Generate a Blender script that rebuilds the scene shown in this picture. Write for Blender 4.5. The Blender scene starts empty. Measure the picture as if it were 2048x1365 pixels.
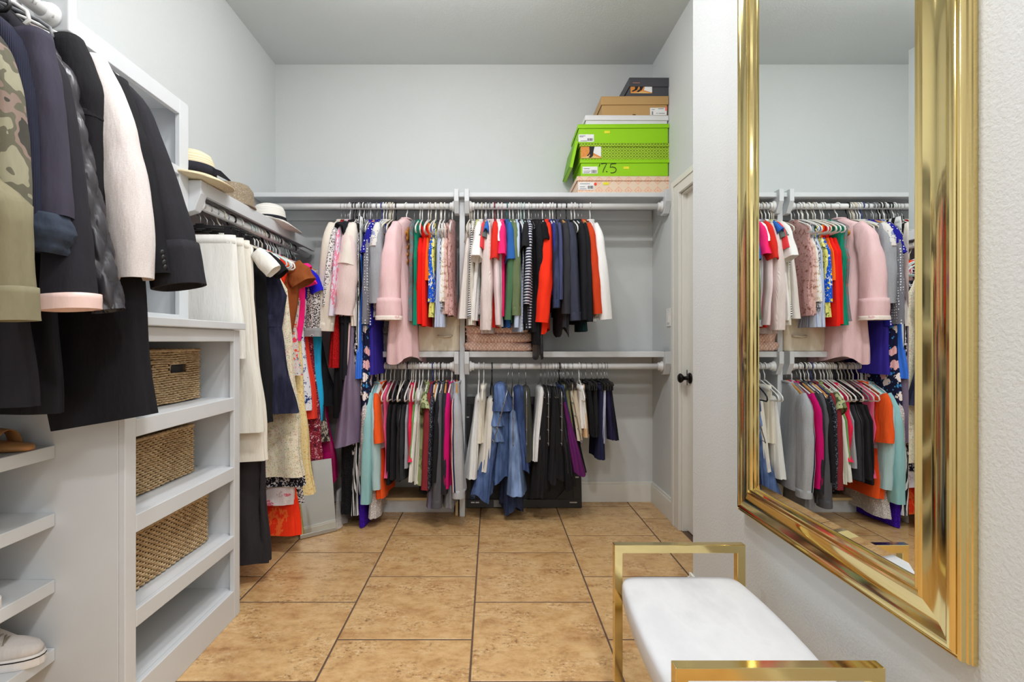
import bpy, math, random
import numpy as np
from mathutils import Vector, Matrix

# ------------------------------------------------------------------ camera, light, exposure
SC = bpy.context.scene
COL = SC.collection
F = 1012.0                      # focal length in pixels of the 2048 px wide frame
CX, CY, CZ = 983.0, 682.0, 1.12  # vanishing point and eye height

cam_data = bpy.data.cameras.new('camera')
cam_data.sensor_width = 36.0
cam_data.lens = F / 2048.0 * 36.0
cam_data.shift_x = 41.0 / 2048.0
cam_data.clip_start = 0.02
cam = bpy.data.objects.new('camera', cam_data)
cam.location = (0, 0, CZ)
cam.rotation_euler = (math.pi / 2, 0, 0)
COL.objects.link(cam)
SC.camera = cam

world = bpy.data.worlds.new('world')
world.use_nodes = True
world.node_tree.nodes['Background'].inputs[0].default_value = (0.9, 0.95, 1, 1)
world.node_tree.nodes['Background'].inputs[1].default_value = 0.3
SC.world = world


def lamp(name, x, y, z, power, size, color=(0.985, 0.99, 1.0), spread=180):
    d = bpy.data.lights.new(name, 'AREA')
    d.shape = 'DISK'
    d.size = size
    d.energy = power
    d.color = color
    d.spread = math.radians(spread)
    o = bpy.data.objects.new(name, d)
    o.location = (x, y, z)
    COL.objects.link(o)
    return o


for (x, y, p) in ((-0.42, 1.3, 20), (0.0, 1.3, 23), (0.4, -0.35, 34)):  # last one, behind the camera, is an added fill for the shelf unit side
    lamp('downlight_or_fill', x, y, 3.035, p, 0.15)
for x in (-0.55, 0.08):
    d = bpy.data.lights.new('ceiling_bulb', 'POINT')
    d.energy = 14
    d.shadow_soft_size = 0.07
    d.color = (0.985, 0.99, 1.0)
    o = bpy.data.objects.new('ceiling_bulb', d)
    o.location = (x, 2.28, 2.86)
    COL.objects.link(o)
lamp('added_rear_fill', 0.25, -1.5, 2.7, 44, 0.7)  # added unseen fill from behind the camera, lifts the lower walls

SC.view_settings.view_transform = 'Standard'
SC.view_settings.look = 'None'
SC.view_settings.gamma = 1.0
SC.view_settings.use_curve_mapping = False
SC.view_settings.exposure = -0.40
SC.cycles.max_bounces = 10
SC.cycles.diffuse_bounces = 5
SC.cycles.glossy_bounces = 5

R = random.Random(11)
PI = math.pi


def W(px, py, Y):
    """a point of the room at depth Y from its place in the photograph"""
    return Vector(((px - CX) * Y / F, Y, CZ - (py - CY) * Y / F))


# ------------------------------------------------------------------ mesh builder
class MB:
    def __init__(self):
        self.v = []
        self.f = []

    def box(self, x0, x1, y0, y1, z0, z1):
        b = len(self.v)
        self.v += [(x0, y0, z0), (x1, y0, z0), (x1, y1, z0), (x0, y1, z0),
                   (x0, y0, z1), (x1, y0, z1), (x1, y1, z1), (x0, y1, z1)]
        self.f += [tuple(b + i for i in q) for q in
                   ((0, 3, 2, 1), (4, 5, 6, 7), (0, 1, 5, 4), (1, 2, 6, 5), (2, 3, 7, 6), (3, 0, 4, 7))]
        return self

    def loft(self, rings, closed=True, cap0=False, cap1=False, wrap=False):
        b = len(self.v)
        n = len(rings[0])
        for r in rings:
            self.v += [tuple(p) for p in r]
        m = len(rings)
        for i in range(m if wrap else m - 1):
            i2 = (i + 1) % m
            for j in range(n if closed else n - 1):
                j2 = (j + 1) % n
                self.f.append((b + i * n + j, b + i * n + j2, b + i2 * n + j2, b + i2 * n + j))
        if cap0:
            self.f.append(tuple(b + j for j in reversed(range(n))))
        if cap1:
            self.f.append(tuple(b + (m - 1) * n + j for j in range(n)))
        return self

    def tube(self, pts, r, n=6, cap=True, closed=False, flat=1.0):
        pts = [Vector(p) for p in pts]
        m = len(pts)
        rs = r if isinstance(r, (list, tuple)) else [r] * m
        rings = []
        ref = None
        for i, p in enumerate(pts):
            if closed:
                d = pts[(i + 1) % m] - pts[i - 1]
            else:
                d = pts[min(i + 1, m - 1)] - pts[max(i - 1, 0)]
            d.normalize()
            if ref is None:
                a = Vector((0, 0, 1)) if abs(d.z) < 0.9 else Vector((0, 1, 0))
                ref = (a - d * a.dot(d)).normalized()
            else:
                ref = (ref - d * ref.dot(d))
                ref = ref.normalized() if ref.length > 1e-6 else Vector((1, 0, 0))
            s = d.cross(ref)
            rings.append([p + ref * (rs[i] * math.cos(2 * PI * k / n)) + s * (rs[i] * flat * math.sin(2 * PI * k / n)) for k in range(n)])
        return self.loft(rings, True, cap and not closed, cap and not closed, wrap=closed)

    def lathe(self, prof, n=24, c=(0, 0, 0), axis='z', cap0=True, cap1=True):
        rings = []
        for (r, h) in prof:
            ring = []
            for k in range(n):
                a = 2 * PI * k / n
                q = (r * math.cos(a), r * math.sin(a), h)
                if axis == 'x':
                    q = (h, q[0], q[1])
                elif axis == 'y':
                    q = (q[0], h, q[1])
                ring.append((q[0] + c[0], q[1] + c[1], q[2] + c[2]))
            rings.append(ring)
        return self.loft(rings, True, cap0, cap1)

    def prism(self, poly, h0, h1, axis='z'):
        def q(p, h):
            return {'z': (p[0], p[1], h), 'x': (h, p[0], p[1]), 'y': (p[0], h, p[1])}[axis]
        return self.loft([[q(p, h0) for p in poly], [q(p, h1) for p in poly]], True, True, True)

    def mesh(self, name, mat, smooth=False):
        me = bpy.data.meshes.new(name)
        me.from_pydata([tuple(p) for p in self.v], [], self.f)
        if mat:
            me.materials.append(mat)
        if smooth:
            me.polygons.foreach_set('use_smooth', [True] * len(me.polygons))
        me.update()
        return me

    def build(self, name, mat, parent=None, loc=(0, 0, 0), rot=0.0, smooth=False, bevel=0.0, fix=True):
        me = self.mesh(name, mat, smooth)
        if fix:
            import bmesh
            bm = bmesh.new()
            bm.from_mesh(me)
            bmesh.ops.recalc_face_normals(bm, faces=bm.faces)
            bm.to_mesh(me)
            bm.free()
        o = bpy.data.objects.new(name, me)
        o.location = loc
        o.rotation_euler = (0, 0, rot) if not isinstance(rot, tuple) else rot
        if parent:
            o.parent = parent
        COL.objects.link(o)
        if bevel:
            m = o.modifiers.new('bevel', 'BEVEL')
            m.width = bevel
            m.segments = 2
            m.limit_method = 'ANGLE'
        return o


LABELS = {}


def tag(o, label, cat, group=None):
    o['label'] = label
    o['category'] = cat
    if group:
        o['group'] = group
    LABELS.setdefault(label, []).append(o.name)
    return o


def thing(name, label, cat, loc=(0, 0, 0), rot=0.0, group=None):
    o = bpy.data.objects.new(name, None)
    o.empty_display_size = 0.05
    o.location = loc
    o.rotation_euler = (0, 0, rot) if not isinstance(rot, tuple) else rot
    COL.objects.link(o)
    return tag(o, label, cat, group)


def struct(o):
    o['kind'] = 'structure'
    return o


def obox(name, mat, b, parent=None, bevel=0.0, loc=(0, 0, 0)):
    return MB().box(*b).build(name, mat, parent, loc=loc, bevel=bevel)


# ------------------------------------------------------------------ materials
def lin(c):
    out = []
    for v in c:
        v = v / 255.0
        out.append(v / 12.92 if v <= 0.04045 else ((v + 0.055) / 1.055) ** 2.4)
    return (*out, 1.0)


class NT:
    def __init__(self, name):
        self.m = bpy.data.materials.new(name)
        self.m.use_nodes = True
        self.t = self.m.node_tree
        self.b = self.t.nodes['Principled BSDF']

    def n(self, typ, **kw):
        nd = self.t.nodes.new(typ)
        for k, v in kw.items():
            if k.startswith('i_'):
                nd.inputs[k[2:]].default_value = v
            else:
                setattr(nd, k, v)
        return nd

    def l(self, a, b):
        self.t.links.new(a, b)

    def coord(self, kind='Object', scale=None):
        tc = self.n('ShaderNodeTexCoord')
        if scale is None:
            return tc.outputs[kind]
        mp = self.n('ShaderNodeMapping')
        mp.inputs['Scale'].default_value = scale
        self.l(tc.outputs[kind], mp.inputs[0])
        return mp.outputs[0]

    def noise(self, vec, scale, detail=3, rough=0.55):
        nz = self.n('ShaderNodeTexNoise')
        nz.inputs['Scale'].default_value = scale
        nz.inputs['Detail'].default_value = detail
        nz.inputs['Roughness'].default_value = rough
        self.l(vec, nz.inputs['Vector'])
        return nz.outputs['Fac']

    def voro(self, vec, scale, feature='F1', rnd=1.0):
        v = self.n('ShaderNodeTexVoronoi')
        v.feature = feature
        v.inputs['Scale'].default_value = scale
        v.inputs['Randomness'].default_value = rnd
        self.l(vec, v.inputs['Vector'])
        return v

    def math(self, op, a, b=None):
        m = self.n('ShaderNodeMath')
        m.operation = op
        for i, x in enumerate((a, b)):
            if x is None:
                continue
            if isinstance(x, (int, float)):
                m.inputs[i].default_value = x
            else:
                self.l(x, m.inputs[i])
        return m.outputs[0]

    def mix(self, fac, a, b, mode='MIX'):
        m = self.n('ShaderNodeMix')
        m.data_type = 'RGBA'
        m.blend_type = mode
        for s, x in ((m.inputs[0], fac), (m.inputs[6], a), (m.inputs[7], b)):
            if isinstance(x, (int, float)):
                s.default_value = x
            elif isinstance(x, tuple):
                s.default_value = x
            else:
                self.l(x, s)
        return m.outputs[2]

    def ramp(self, fac, stops, interp='LINEAR'):
        r = self.n('ShaderNodeValToRGB')
        r.color_ramp.interpolation = interp
        e = r.color_ramp.elements
        while len(e) < len(stops):
            e.new(0.5)
        for i, (p, c) in enumerate(stops):
            e[i].position = p
            e[i].color = c
        self.l(fac, r.inputs[0])
        return r.outputs[0]

    def bump(self, h, strength=0.2, dist=0.002):
        b = self.n('ShaderNodeBump')
        b.inputs['Strength'].default_value = strength
        b.inputs['Distance'].default_value = dist
        self.l(h, b.inputs['Height'])
        self.l(b.outputs[0], self.b.inputs['Normal'])

    def color(self, c):
        if isinstance(c, tuple):
            self.b.inputs['Base Color'].default_value = c
        else:
            self.l(c, self.b.inputs['Base Color'])

    def set(self, rough=0.8, metal=0.0, spec=0.5):
        self.b.inputs['Roughness'].default_value = rough
        self.b.inputs['Metallic'].default_value = metal
        self.b.inputs['Specular IOR Level'].default_value = spec
        return self.m


MATS = {}


def simple(name, c, rough=0.5, metal=0.0, var=0.04, nscale=12, bump=0.0, bscale=200, spec=0.5):
    if name in MATS:
        return MATS[name]
    k = NT(name)
    vec = k.coord()
    nz = k.noise(vec, nscale)
    c1 = lin(c)
    a = tuple(max(0, x * (1 - var)) for x in c1[:3]) + (1,)
    b = tuple(min(1, x * (1 + var)) for x in c1[:3]) + (1,)
    k.color(k.ramp(nz, [(0.3, a), (0.7, b)]))
    if bump:
        k.bump(k.noise(vec, bscale, 2), bump, 0.003)
    MATS[name] = k.set(rough, metal, spec)
    return MATS[name]


def fab(kind, c1, c2=None, c3=None, c4=None, s=None):
    key = (kind, c1, c2, c3, c4, s)
    if key in MATS:
        return MATS[key]
    k = NT('fabric_' + kind)
    vec = k.coord()
    L = [lin(c) for c in (c1, c2, c3, c4) if c is not None]
    rough, spec = 0.9, 0.25
    bumph, bs = None, 0.25
    if kind in ('plain', 'knit', 'rib', 'velvet', 'wool', 'satin'):
        col = L[0]
        if kind == 'wool':
            col = k.mix(k.noise(vec, 420, 2), tuple(x * 0.75 for x in L[0][:3]) + (1,), tuple(min(1, x * 1.3 + 0.004) for x in L[0][:3]) + (1,))
            bumph = k.noise(vec, 350, 3)
        elif kind == 'rib':
            sx = k.n('ShaderNodeSeparateXYZ')
            k.l(vec, sx.inputs[0])
            w = k.math('SINE', k.math('MULTIPLY', k.math('ADD', sx.outputs[0], sx.outputs[1]), 2 * PI / 0.0045))
            bumph, bs = w, 0.3
        elif kind == 'knit':
            bumph, bs = k.voro(k.coord('Object', (1, 1, 1.6)), 220).outputs['Distance'], 0.2
        elif kind == 'satin':
            rough, spec = 0.38, 0.5
            bumph, bs = k.noise(vec, 30, 2), 0.1
        else:
            bumph = k.noise(vec, 380, 2)
    elif kind == 'stripe':
        sx = k.n('ShaderNodeSeparateXYZ')
        k.l(vec, sx.inputs[0])
        z = k.math('ADD', sx.outputs[2], k.math('MULTIPLY', k.noise(vec, 9, 1), 0.006))
        fr = k.math('FRACT', k.math('ADD', k.math('MULTIPLY', z, 1.0 / (s or 0.02)), 100.0))
        col = k.mix(k.math('GREATER_THAN', fr, 0.55), L[0], L[1])
    elif kind == 'vstripe':
        sx = k.n('ShaderNodeSeparateXYZ')
        k.l(vec, sx.inputs[0])
        z = k.math('ADD', k.math('MULTIPLY', sx.outputs[0], 0.3), sx.outputs[1])
        fr = k.math('FRACT', k.math('ADD', k.math('MULTIPLY', z, 1.0 / (s or 0.012)), 100.0))
        col = k.mix(k.math('GREATER_THAN', fr, 0.55), L[0], L[1])
    elif kind == 'dots':
        sc = 1.0 / (s or 0.022)
        v = k.voro(vec, sc, 'F1', 0.25)
        col = k.mix(k.math('LESS_THAN', v.outputs['Distance'], 0.26), L[0], L[1])
    elif kind == 'floral':
        sc = 1.0 / (s or 0.035)
        nz = k.n('ShaderNodeTexNoise')
        nz.inputs['Scale'].default_value = sc * 2.2
        k.l(vec, nz.inputs['Vector'])
        d = k.mix(0.06, vec, nz.outputs['Color'])
        v = k.voro(d, sc)
        sel = k.n('ShaderNodeSeparateColor')
        k.l(v.outputs['Color'], sel.inputs[0])
        fl = k.ramp(sel.outputs[0], [(i / max(1, len(L) - 1), c) for i, c in enumerate(L[1:])], 'CONSTANT')
        col = k.mix(k.math('LESS_THAN', v.outputs['Distance'], 0.36), L[0], fl)
        v2 = k.voro(vec, sc * 2.7)
        col = k.mix(k.math('LESS_THAN', v2.outputs['Distance'], 0.20), col, L[-1])
    elif kind == 'leopard':
        v = k.voro(vec, 1.0 / (s or 0.0095))
        n2 = k.noise(vec, 130, 1)
        d = k.math('ADD', v.outputs['Distance'], k.math('MULTIPLY', n2, 0.3))
        col = k.ramp(d, [(0.0, L[0]), (0.33, L[1]), (0.56, L[0])], 'CONSTANT')
    elif kind == 'marble':
        n1 = k.noise(k.coord('Object', (1, 1, 0.45)), 1.0 / (s or 0.03), 5, 0.7)
        col = k.ramp(n1, [(0.0, L[0]), (0.52, L[1]), (0.58, L[0]), (0.66, L[1] if len(L) < 3 else L[2])], 'CONSTANT')
    elif kind == 'speckle':
        n1 = k.noise(vec, 1.0 / (s or 0.006), 2, 0.6)
        col = k.ramp(n1, [(0.0, L[0]), (0.5, L[1])] + ([(0.6, L[2])] if len(L) > 2 else []), 'CONSTANT')
    elif kind == 'camo':
        n1 = k.noise(vec, 14, 2, 0.6)
        col = k.ramp(n1, [(0.0, L[0]), (0.43, L[1]), (0.52, L[2]), (0.6, L[3])], 'CONSTANT')
    elif kind == 'denim':
        n1 = k.noise(k.coord('Object', (1, 1, 0.12)), 40, 6, 0.65)
        n2 = k.noise(vec, 500, 2)
        base = k.ramp(n1, [(0.28, tuple(x * 0.6 for x in L[0][:3]) + (1,)), (0.5, L[0]), (0.72, tuple(min(1, x * 1.75 + 0.01) for x in L[0][:3]) + (1,))])
        col = k.mix(0.28, base, k.ramp(n2, [(0.4, (0.02, 0.03, 0.06, 1)), (0.6, (0.6, 0.7, 0.85, 1))]), 'SOFT_LIGHT')
        fade = k.ramp(k.noise(k.coord('Object', (1, 1, 0.45)), 11, 2), [(0.48, (0, 0, 0, 1)), (0.66, (0.7, 0.7, 0.7, 1))])
        col = k.mix(fade, col, tuple(min(1, x * 2.0 + 0.02) for x in L[0][:3]) + (1,))
        bumph = n2
    elif kind == 'heather':
        n2 = k.noise(vec, 300, 3, 0.7)
        col = k.mix(n2, tuple(x * 0.7 for x in L[0][:3]) + (1,), tuple(min(1, x * 1.3) for x in L[0][:3]) + (1,))
        bumph = n2
    elif kind == 'lace':
        v = k.voro(vec, 1.0 / ((s or 0.012) * 0.6), 'DISTANCE_TO_EDGE')
        dark = L[1] if len(L) > 1 else tuple(x * 0.55 for x in L[0][:3]) + (1,)
        col = k.mix(k.math('LESS_THAN', v.outputs['Distance'], 0.1), dark, L[0])
        bumph, bs = v.outputs['Distance'], 0.5
    elif kind == 'sequin':
        v = k.voro(vec, 190)
        rough, spec = 0.35, 0.6
        col = k.mix(k.math('LESS_THAN', v.outputs['Distance'], 0.24), L[0], L[1])
        bumph, bs = v.outputs['Distance'], 0.8
    elif kind == 'brocade':
        n1 = k.noise(vec, 1.0 / (s or 0.02), 4, 0.7)
        col = k.ramp(n1, [(0.35, L[0]), (0.52, L[1]), (0.62, L[2])])
        rough = 0.6
    # gentle creases and tone changes everywhere
    cre = k.noise(k.coord('Object', (1, 1, 0.3)), 26, 3, 0.6)
    col = k.mix(0.22, col, k.ramp(cre, [(0.3, (0.25, 0.25, 0.25, 1)), (0.7, (0.78, 0.78, 0.78, 1))]), 'SOFT_LIGHT')
    k.color(col)
    if bumph is None:
        bumph = k.noise(vec, 300, 2)
    k.bump(k.math('ADD', k.math('MULTIPLY', bumph, 0.25 if kind in ('knit', 'rib', 'lace', 'sequin') else 0.07), k.math('MULTIPLY', cre, 1.6)), bs + 0.15, 0.008)
    MATS[key] = k.set(rough, 0.0, spec)
    return MATS[key]


def wall_paint(name, c, rough=0.75, bump=0.24):
    k = NT(name)
    vec = k.coord()
    n1 = k.noise(vec, 130, 3, 0.6)
    n2 = k.noise(vec, 2.2, 2)
    c1 = lin(c)
    k.color(k.mix(n2, tuple(x * 0.97 for x in c1[:3]) + (1,), tuple(min(1, x * 1.03) for x in c1[:3]) + (1,)))
    k.bump(n1, bump, 0.006)
    return k.set(rough, 0, 0.3)


M_WALL = wall_paint('wall_paint', (209, 212, 212))
M_CEIL = wall_paint('ceiling_paint', (204, 209, 209), 0.8, 0.2)
M_CAB = simple('cabinet_paint', (211, 214, 217), 0.42, 0, 0.02, 6, 0.05, 60)
M_TRIM = simple('trim_paint', (226, 225, 218), 0.4, 0, 0.015, 6)
M_GROUT = simple('grout', (98, 76, 60), 0.9, 0, 0.12, 40, 0.2)
M_ROD = simple('rod_paint', (226, 226, 226), 0.35, 0, 0.02, 8)
M_WOOD = simple('pale_pine', (216, 190, 142), 0.6, 0, 0.08, 9)
M_BLACK = simple('black_plastic', (22, 22, 24), 0.4, 0, 0.1, 30)
M_IRON = simple('dark_bronze', (34, 30, 28), 0.35, 0.8, 0.1, 30)
M_STEEL = simple('wire_steel', (176, 176, 178), 0.3, 1.0, 0.05, 40)
M_WHITEP = simple('white_plastic', (232, 231, 228), 0.35, 0, 0.02, 20)
M_IVORY = simple('ivory_velvet', (214, 206, 190), 0.8, 0, 0.04, 60)
M_GREYP = simple('grey_plastic', (120, 122, 126), 0.45, 0, 0.04, 20)
M_AQUAP = simple('aqua_plastic', (196, 218, 216), 0.35, 0, 0.04, 20)
M_TEALP = simple('teal_plastic', (40, 104, 104), 0.45, 0, 0.04, 20)
M_REDP = simple('maroon_plastic', (120, 34, 40), 0.45, 0, 0.04, 20)
M_BLUEP = simple('navy_plastic', (52, 66, 130), 0.45, 0, 0.04, 20)
M_HWOOD = simple('hanger_wood', (206, 148, 78), 0.45, 0, 0.14, 30)
M_CARD = simple('card_white', (236, 236, 236), 0.6, 0, 0.02, 20)
M_INK = simple('ink_black', (22, 22, 26), 0.6)


def tile_mat():
    k = NT('travertine_tile')
    vec = k.coord('Object', (1.0, 1.5, 1.0))
    oi = k.n('ShaderNodeObjectInfo')
    add = k.n('ShaderNodeVectorMath')
    add.operation = 'MULTIPLY_ADD'
    add.inputs[1].default_value = (1, 1, 1)
    k.l(vec, add.inputs[0])
    mul = k.math('MULTIPLY', oi.outputs['Random'], 37.0)
    cmb = k.n('ShaderNodeCombineXYZ')
    k.l(mul, cmb.inputs[0])
    k.l(mul, cmb.inputs[1])
    k.l(cmb.outputs[0], add.inputs[2])
    v = add.outputs[0]
    n1 = k.noise(v, 3.6, 5, 0.6)
    n2 = k.noise(v, 13, 8, 0.75)
    n3 = k.noise(v, 46, 6, 0.75)
    base = k.ramp(n1, [(0.33, lin((170, 122, 76))), (0.45, lin((198, 155, 103))), (0.55, lin((214, 175, 122))), (0.68, lin((190, 146, 94)))])
    spots = k.ramp(n2, [(0.34, lin((128, 84, 46))), (0.46, lin((198, 155, 103))), (0.56, lin((220, 184, 134))), (0.68, lin((230, 204, 160)))])
    c = k.mix(0.45, base, spots)
    area = k.ramp(k.noise(v, 5.2, 3, 0.5), [(0.45, (0, 0, 0, 1)), (0.6, (1, 1, 1, 1))])
    veins = k.ramp(n3, [(0.38, (1, 1, 1, 1)), (0.46, (0, 0, 0, 1)), (0.55, (0, 0, 0, 1)), (0.63, (0.9, 0.9, 0.9, 1))])
    vcol = k.mix(k.math('GREATER_THAN', n3, 0.5), lin((112, 80, 54)), lin((232, 210, 172)))
    c = k.mix(k.math('MULTIPLY', k.math('MULTIPLY', area, veins), 0.85), c, vcol)
    k.color(c)
    k.bump(n2, 0.08, 0.004)
    return k.set(0.34, 0, 0.5)


M_TILE = tile_mat()


def brass_mat():
    k = NT('polished_brass')
    vec = k.coord()
    n = k.noise(vec, 9, 3)
    k.color(k.mix(n, lin((216, 194, 132)), lin((226, 206, 148))))
    r = k.ramp(n, [(0.3, (0.07, 0.07, 0.07, 1)), (0.8, (0.15, 0.15, 0.15, 1))])
    k.l(r, k.b.inputs['Roughness'])
    k.b.inputs['Metallic'].default_value = 1.0
    return k.m


M_BRASS = brass_mat()


def mirror_mat(name, c, r=0.0):
    k = NT(name)
    vec = k.coord()
    k.color(k.mix(k.noise(vec, 3, 1), lin(c), lin(tuple(min(255, x + 3) for x in c))))
    return k.set(r, 1.0, 0.5)


M_MIRROR = mirror_mat('mirror_silver', (236, 240, 239))
M_PANEL = mirror_mat('frameless_mirror_silver', (232, 236, 236), 0.0)

# ------------------------------------------------------------------ the room
XL, XR, XM, YB, YR, ZC = -1.507, 1.123, 0.845, 3.53, -2.4, 3.05
YC = 2.13                       # where the mirror wall ends
floor = struct(obox('floor', M_GROUT, (XL - 0.1, 1.4, YR - 0.1, YB + 0.1, -0.08, -0.0012)))
struct(obox('ceiling', M_CEIL, (XL - 0.1, 1.4, YR - 0.1, YB + 0.1, ZC, ZC + 0.1)))
struct(obox('wall_left', M_WALL, (XL - 0.12, XL, YR - 0.1, YB + 0.1, 0, ZC)))
struct(obox('wall_back', M_WALL, (XL, 1.4, YB, YB + 0.12, 0, ZC)))
struct(obox('wall_rear', M_WALL, (XL, 1.4, YR - 0.12, YR, 0, ZC)))
struct(obox('wall_mirror_side', M_WALL, (XM, XR + 0.12, YR, YC, 0, ZC), bevel=0.008))
b = MB().box(XR, XR + 0.12, 2.985, YB, 0, ZC).box(XR, XR + 0.12, YC, 2.985, 2.0, ZC)
struct(b.build('wall_right', M_WALL))

# tiles: running bond, 0.508 m, each its own object
TW = 0.508
GAP = 0.0065
tile_cache = {}
for ci in range(-3, 4):
    x0 = -0.072 + TW * ci
    x1 = x0 + TW
    off = 2.679 if ci % 2 == 0 else 2.914
    for rj in range(-11, 4):
        y0 = off + TW * rj
        y1 = y0 + TW
        xa, xb = max(x0, XL), min(x1, XR)
        ya, yb = max(y0, YR), min(y1, YB)
        if xb - xa < 0.02 or yb - ya < 0.02 or (xa > XM and yb < YC):
            continue
        w, h = round(xb - xa - GAP, 3), round(yb - ya - GAP, 3)
        if (w, h) not in tile_cache:
            q = 0.003
            m = MB()
            m.loft([[(-w / 2, -h / 2, -0.006), (w / 2, -h / 2, -0.006), (w / 2, h / 2, -0.006), (-w / 2, h / 2, -0.006)],
                    [(-w / 2, -h / 2, -0.0015), (w / 2, -h / 2, -0.0015), (w / 2, h / 2, -0.0015), (-w / 2, h / 2, -0.0015)],
                    [(-w / 2 + q, -h / 2 + q, 0), (w / 2 - q, -h / 2 + q, 0), (w / 2 - q, h / 2 - q, 0), (-w / 2 + q, h / 2 - q, 0)]], True, True, True)
            tile_cache[(w, h)] = m.mesh('tile', M_TILE)
        o = bpy.data.objects.new('tile', tile_cache[(w, h)])
        o.location = ((xa + xb) / 2, (ya + yb) / 2, 0)
        o.parent = floor
        COL.objects.link(o)

# baseboards


def baseboard(name, x0, x1, y0, y1, along):
    m = MB()
    m.box(x0, x1, y0, y1, 0, 0.125)
    d = 0.006
    if along == 'x':
        m.box(x0, x1, y0 + d, y1, 0.125, 0.142)
    else:
        m.box(x0 + d, x1, y0, y1, 0.125, 0.142)
    return struct(m.build(name, M_TRIM, bevel=0.002))


baseboard('baseboard_back', -0.17, XR, YB - 0.016, YB, 'x')
baseboard('baseboard_right', XR - 0.016, XR, 3.1, YB - 0.016, 'y')
baseboard('baseboard_mirror_side', XM - 0.016, XM, YR, YC + 0.012, 'y')

# door with casing on the right wall
dr = MB().box(1.15, 1.19, 2.16, 2.975, 0.008, 1.99).build('door_1', M_TRIM, bevel=0.003)
struct(dr)
for (y0, y1, z0, z1) in ((2.28, 2.86, 0.14, 0.95), (2.28, 2.86, 1.1, 1.88)):
    MB().box(1.143, 1.15, y0, y1, z0, z0 + 0.03).box(1.143, 1.15, y0, y1, z1 - 0.03, z1).box(1.143, 1.15, y0, y0 + 0.03, z0 + 0.03, z1 - 0.03).box(1.143, 1.15, y1 - 0.03, y1, z0 + 0.03, z1 - 0.03).build('door_panel', M_TRIM, dr)
kn = MB().lathe([(0.001, 1.1499), (0.031, 1.1495), (0.031, 1.142), (0.026, 1.139), (0.012, 1.137), (0.011, 1.112), (0.018, 1.106), (0.027, 1.096), (0.028, 1.088), (0.02, 1.081), (0.001, 1.08)], 20, (0, 0, 0), 'x').build('door_knob', M_IRON, dr, loc=(0, 2.925, 0.905), smooth=True)
MB().box(1.147, 1.152, 2.97, 2.9755, 0.86, 0.95).build('strike_plate', M_IRON, dr)
c = MB().box(XR - 0.02, XR, 2.985, 3.095, 0, 2.085)
c.box(XR - 0.02, XR, 2.135, 2.985, 1.995, 2.085)
c.box(XR - 0.026, XR - 0.02, 3.06, 3.095, 0, 2.085).box(XR - 0.026, XR - 0.02, 2.135, 3.06, 2.05, 2.085)
c.box(XR, 1.2, 2.975, 2.985, 0, 1.995).box(XR, 1.2, 2.135, 2.985, 1.985, 1.995)
struct(c.build('trim_1', M_TRIM, bevel=0.002))

# light switch
sw = thing('light_switch', 'white rocker light switch on the wall beside the cream door', 'switch', (XR, 3.2, 1.27))
MB().box(-0.006, 0, -0.036, 0.036, -0.058, 0.058).build('cover_plate', M_WHITEP, sw, bevel=0.003)
MB().prism([(-0.013, -0.006), (0.0, -0.006), (0.0, -0.006)][:0] or [(-0.012, -0.034), (-0.006, -0.034), (-0.006, 0.034), (-0.008, 0.034)], -0.016, 0.016, 'y').build('rocker', M_WHITEP, sw)
for z in (-0.046, 0.046):
    MB().lathe([(0.003, -0.0075), (0.003, -0.006)], 8, (0, 0, z), 'x').build('screw', M_STEEL, sw)

# ------------------------------------------------------------------ shelves, rods and divider on the back wall
ZU, ZMID = 2.055, 1.054
YF = 3.18                       # front edge of the shelves
YROD, ZRU, ZRL = 3.21, 1.974, 0.959
XD = -0.187

sh = obox('upper_shelf', M_CAB, (XL + 0.002, XR - 0.002, YF, YB, ZU - 0.028, ZU), bevel=0.003)
tag(sh, 'long pale grey board shelf high on back wall under the shoe boxes', 'shelf')
obox('cleat', M_CAB, (XL + 0.01, XR - 0.01, YB - 0.018, YB - 0.001, ZU - 0.098, ZU - 0.029), sh, 0.002)

dv = obox('divider_panel', M_CAB, (XD - 0.017, XD + 0.017, 3.225, YB - 0.001, 0.0, ZU - 0.029), bevel=0.002)
tag(dv, 'narrow upright pale grey divider board between the two back wall bays', 'partition')


def end_block(name, parent, x0, x1, z, h=0.1, y=YROD):
    """rod carrier: a block with a chamfered lower front corner"""
    poly = [(y - 0.06, z + 0.095), (y + 0.1, z + 0.095), (y + 0.1, z - 0.03), (y + 0.02, z - 0.055), (y - 0.02, z - 0.05), (y - 0.06, z + 0.02)]
    return MB().prism(poly, x0, x1, 'x').build(name, M_CAB, parent, bevel=0.003)


for zz in (ZRU, ZRL):
    end_block('rod_bracket', dv, XD - 0.047, XD - 0.018, zz)
    end_block('rod_bracket', dv, XD + 0.018, XD + 0.047, zz)

ms = obox('middle_shelf', M_CAB, (-0.76, XD - 0.019, YF, YB - 0.002, ZMID - 0.036, ZMID), bevel=0.003)
tag(ms, 'short pale grey shelf holding the cream box and clear bins', 'shelf')
ms = obox('middle_shelf', M_CAB, (XD + 0.019, XR - 0.002, YF, YB - 0.002, ZMID - 0.036, ZMID), bevel=0.003)
tag(ms, 'pale grey shelf holding the folded pink knit blanket', 'shelf')
obox('cleat', M_CAB, (XD + 0.03, XR - 0.01, YB - 0.018, YB - 0.003, ZMID - 0.105, ZMID - 0.037), ms, 0.002)


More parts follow.
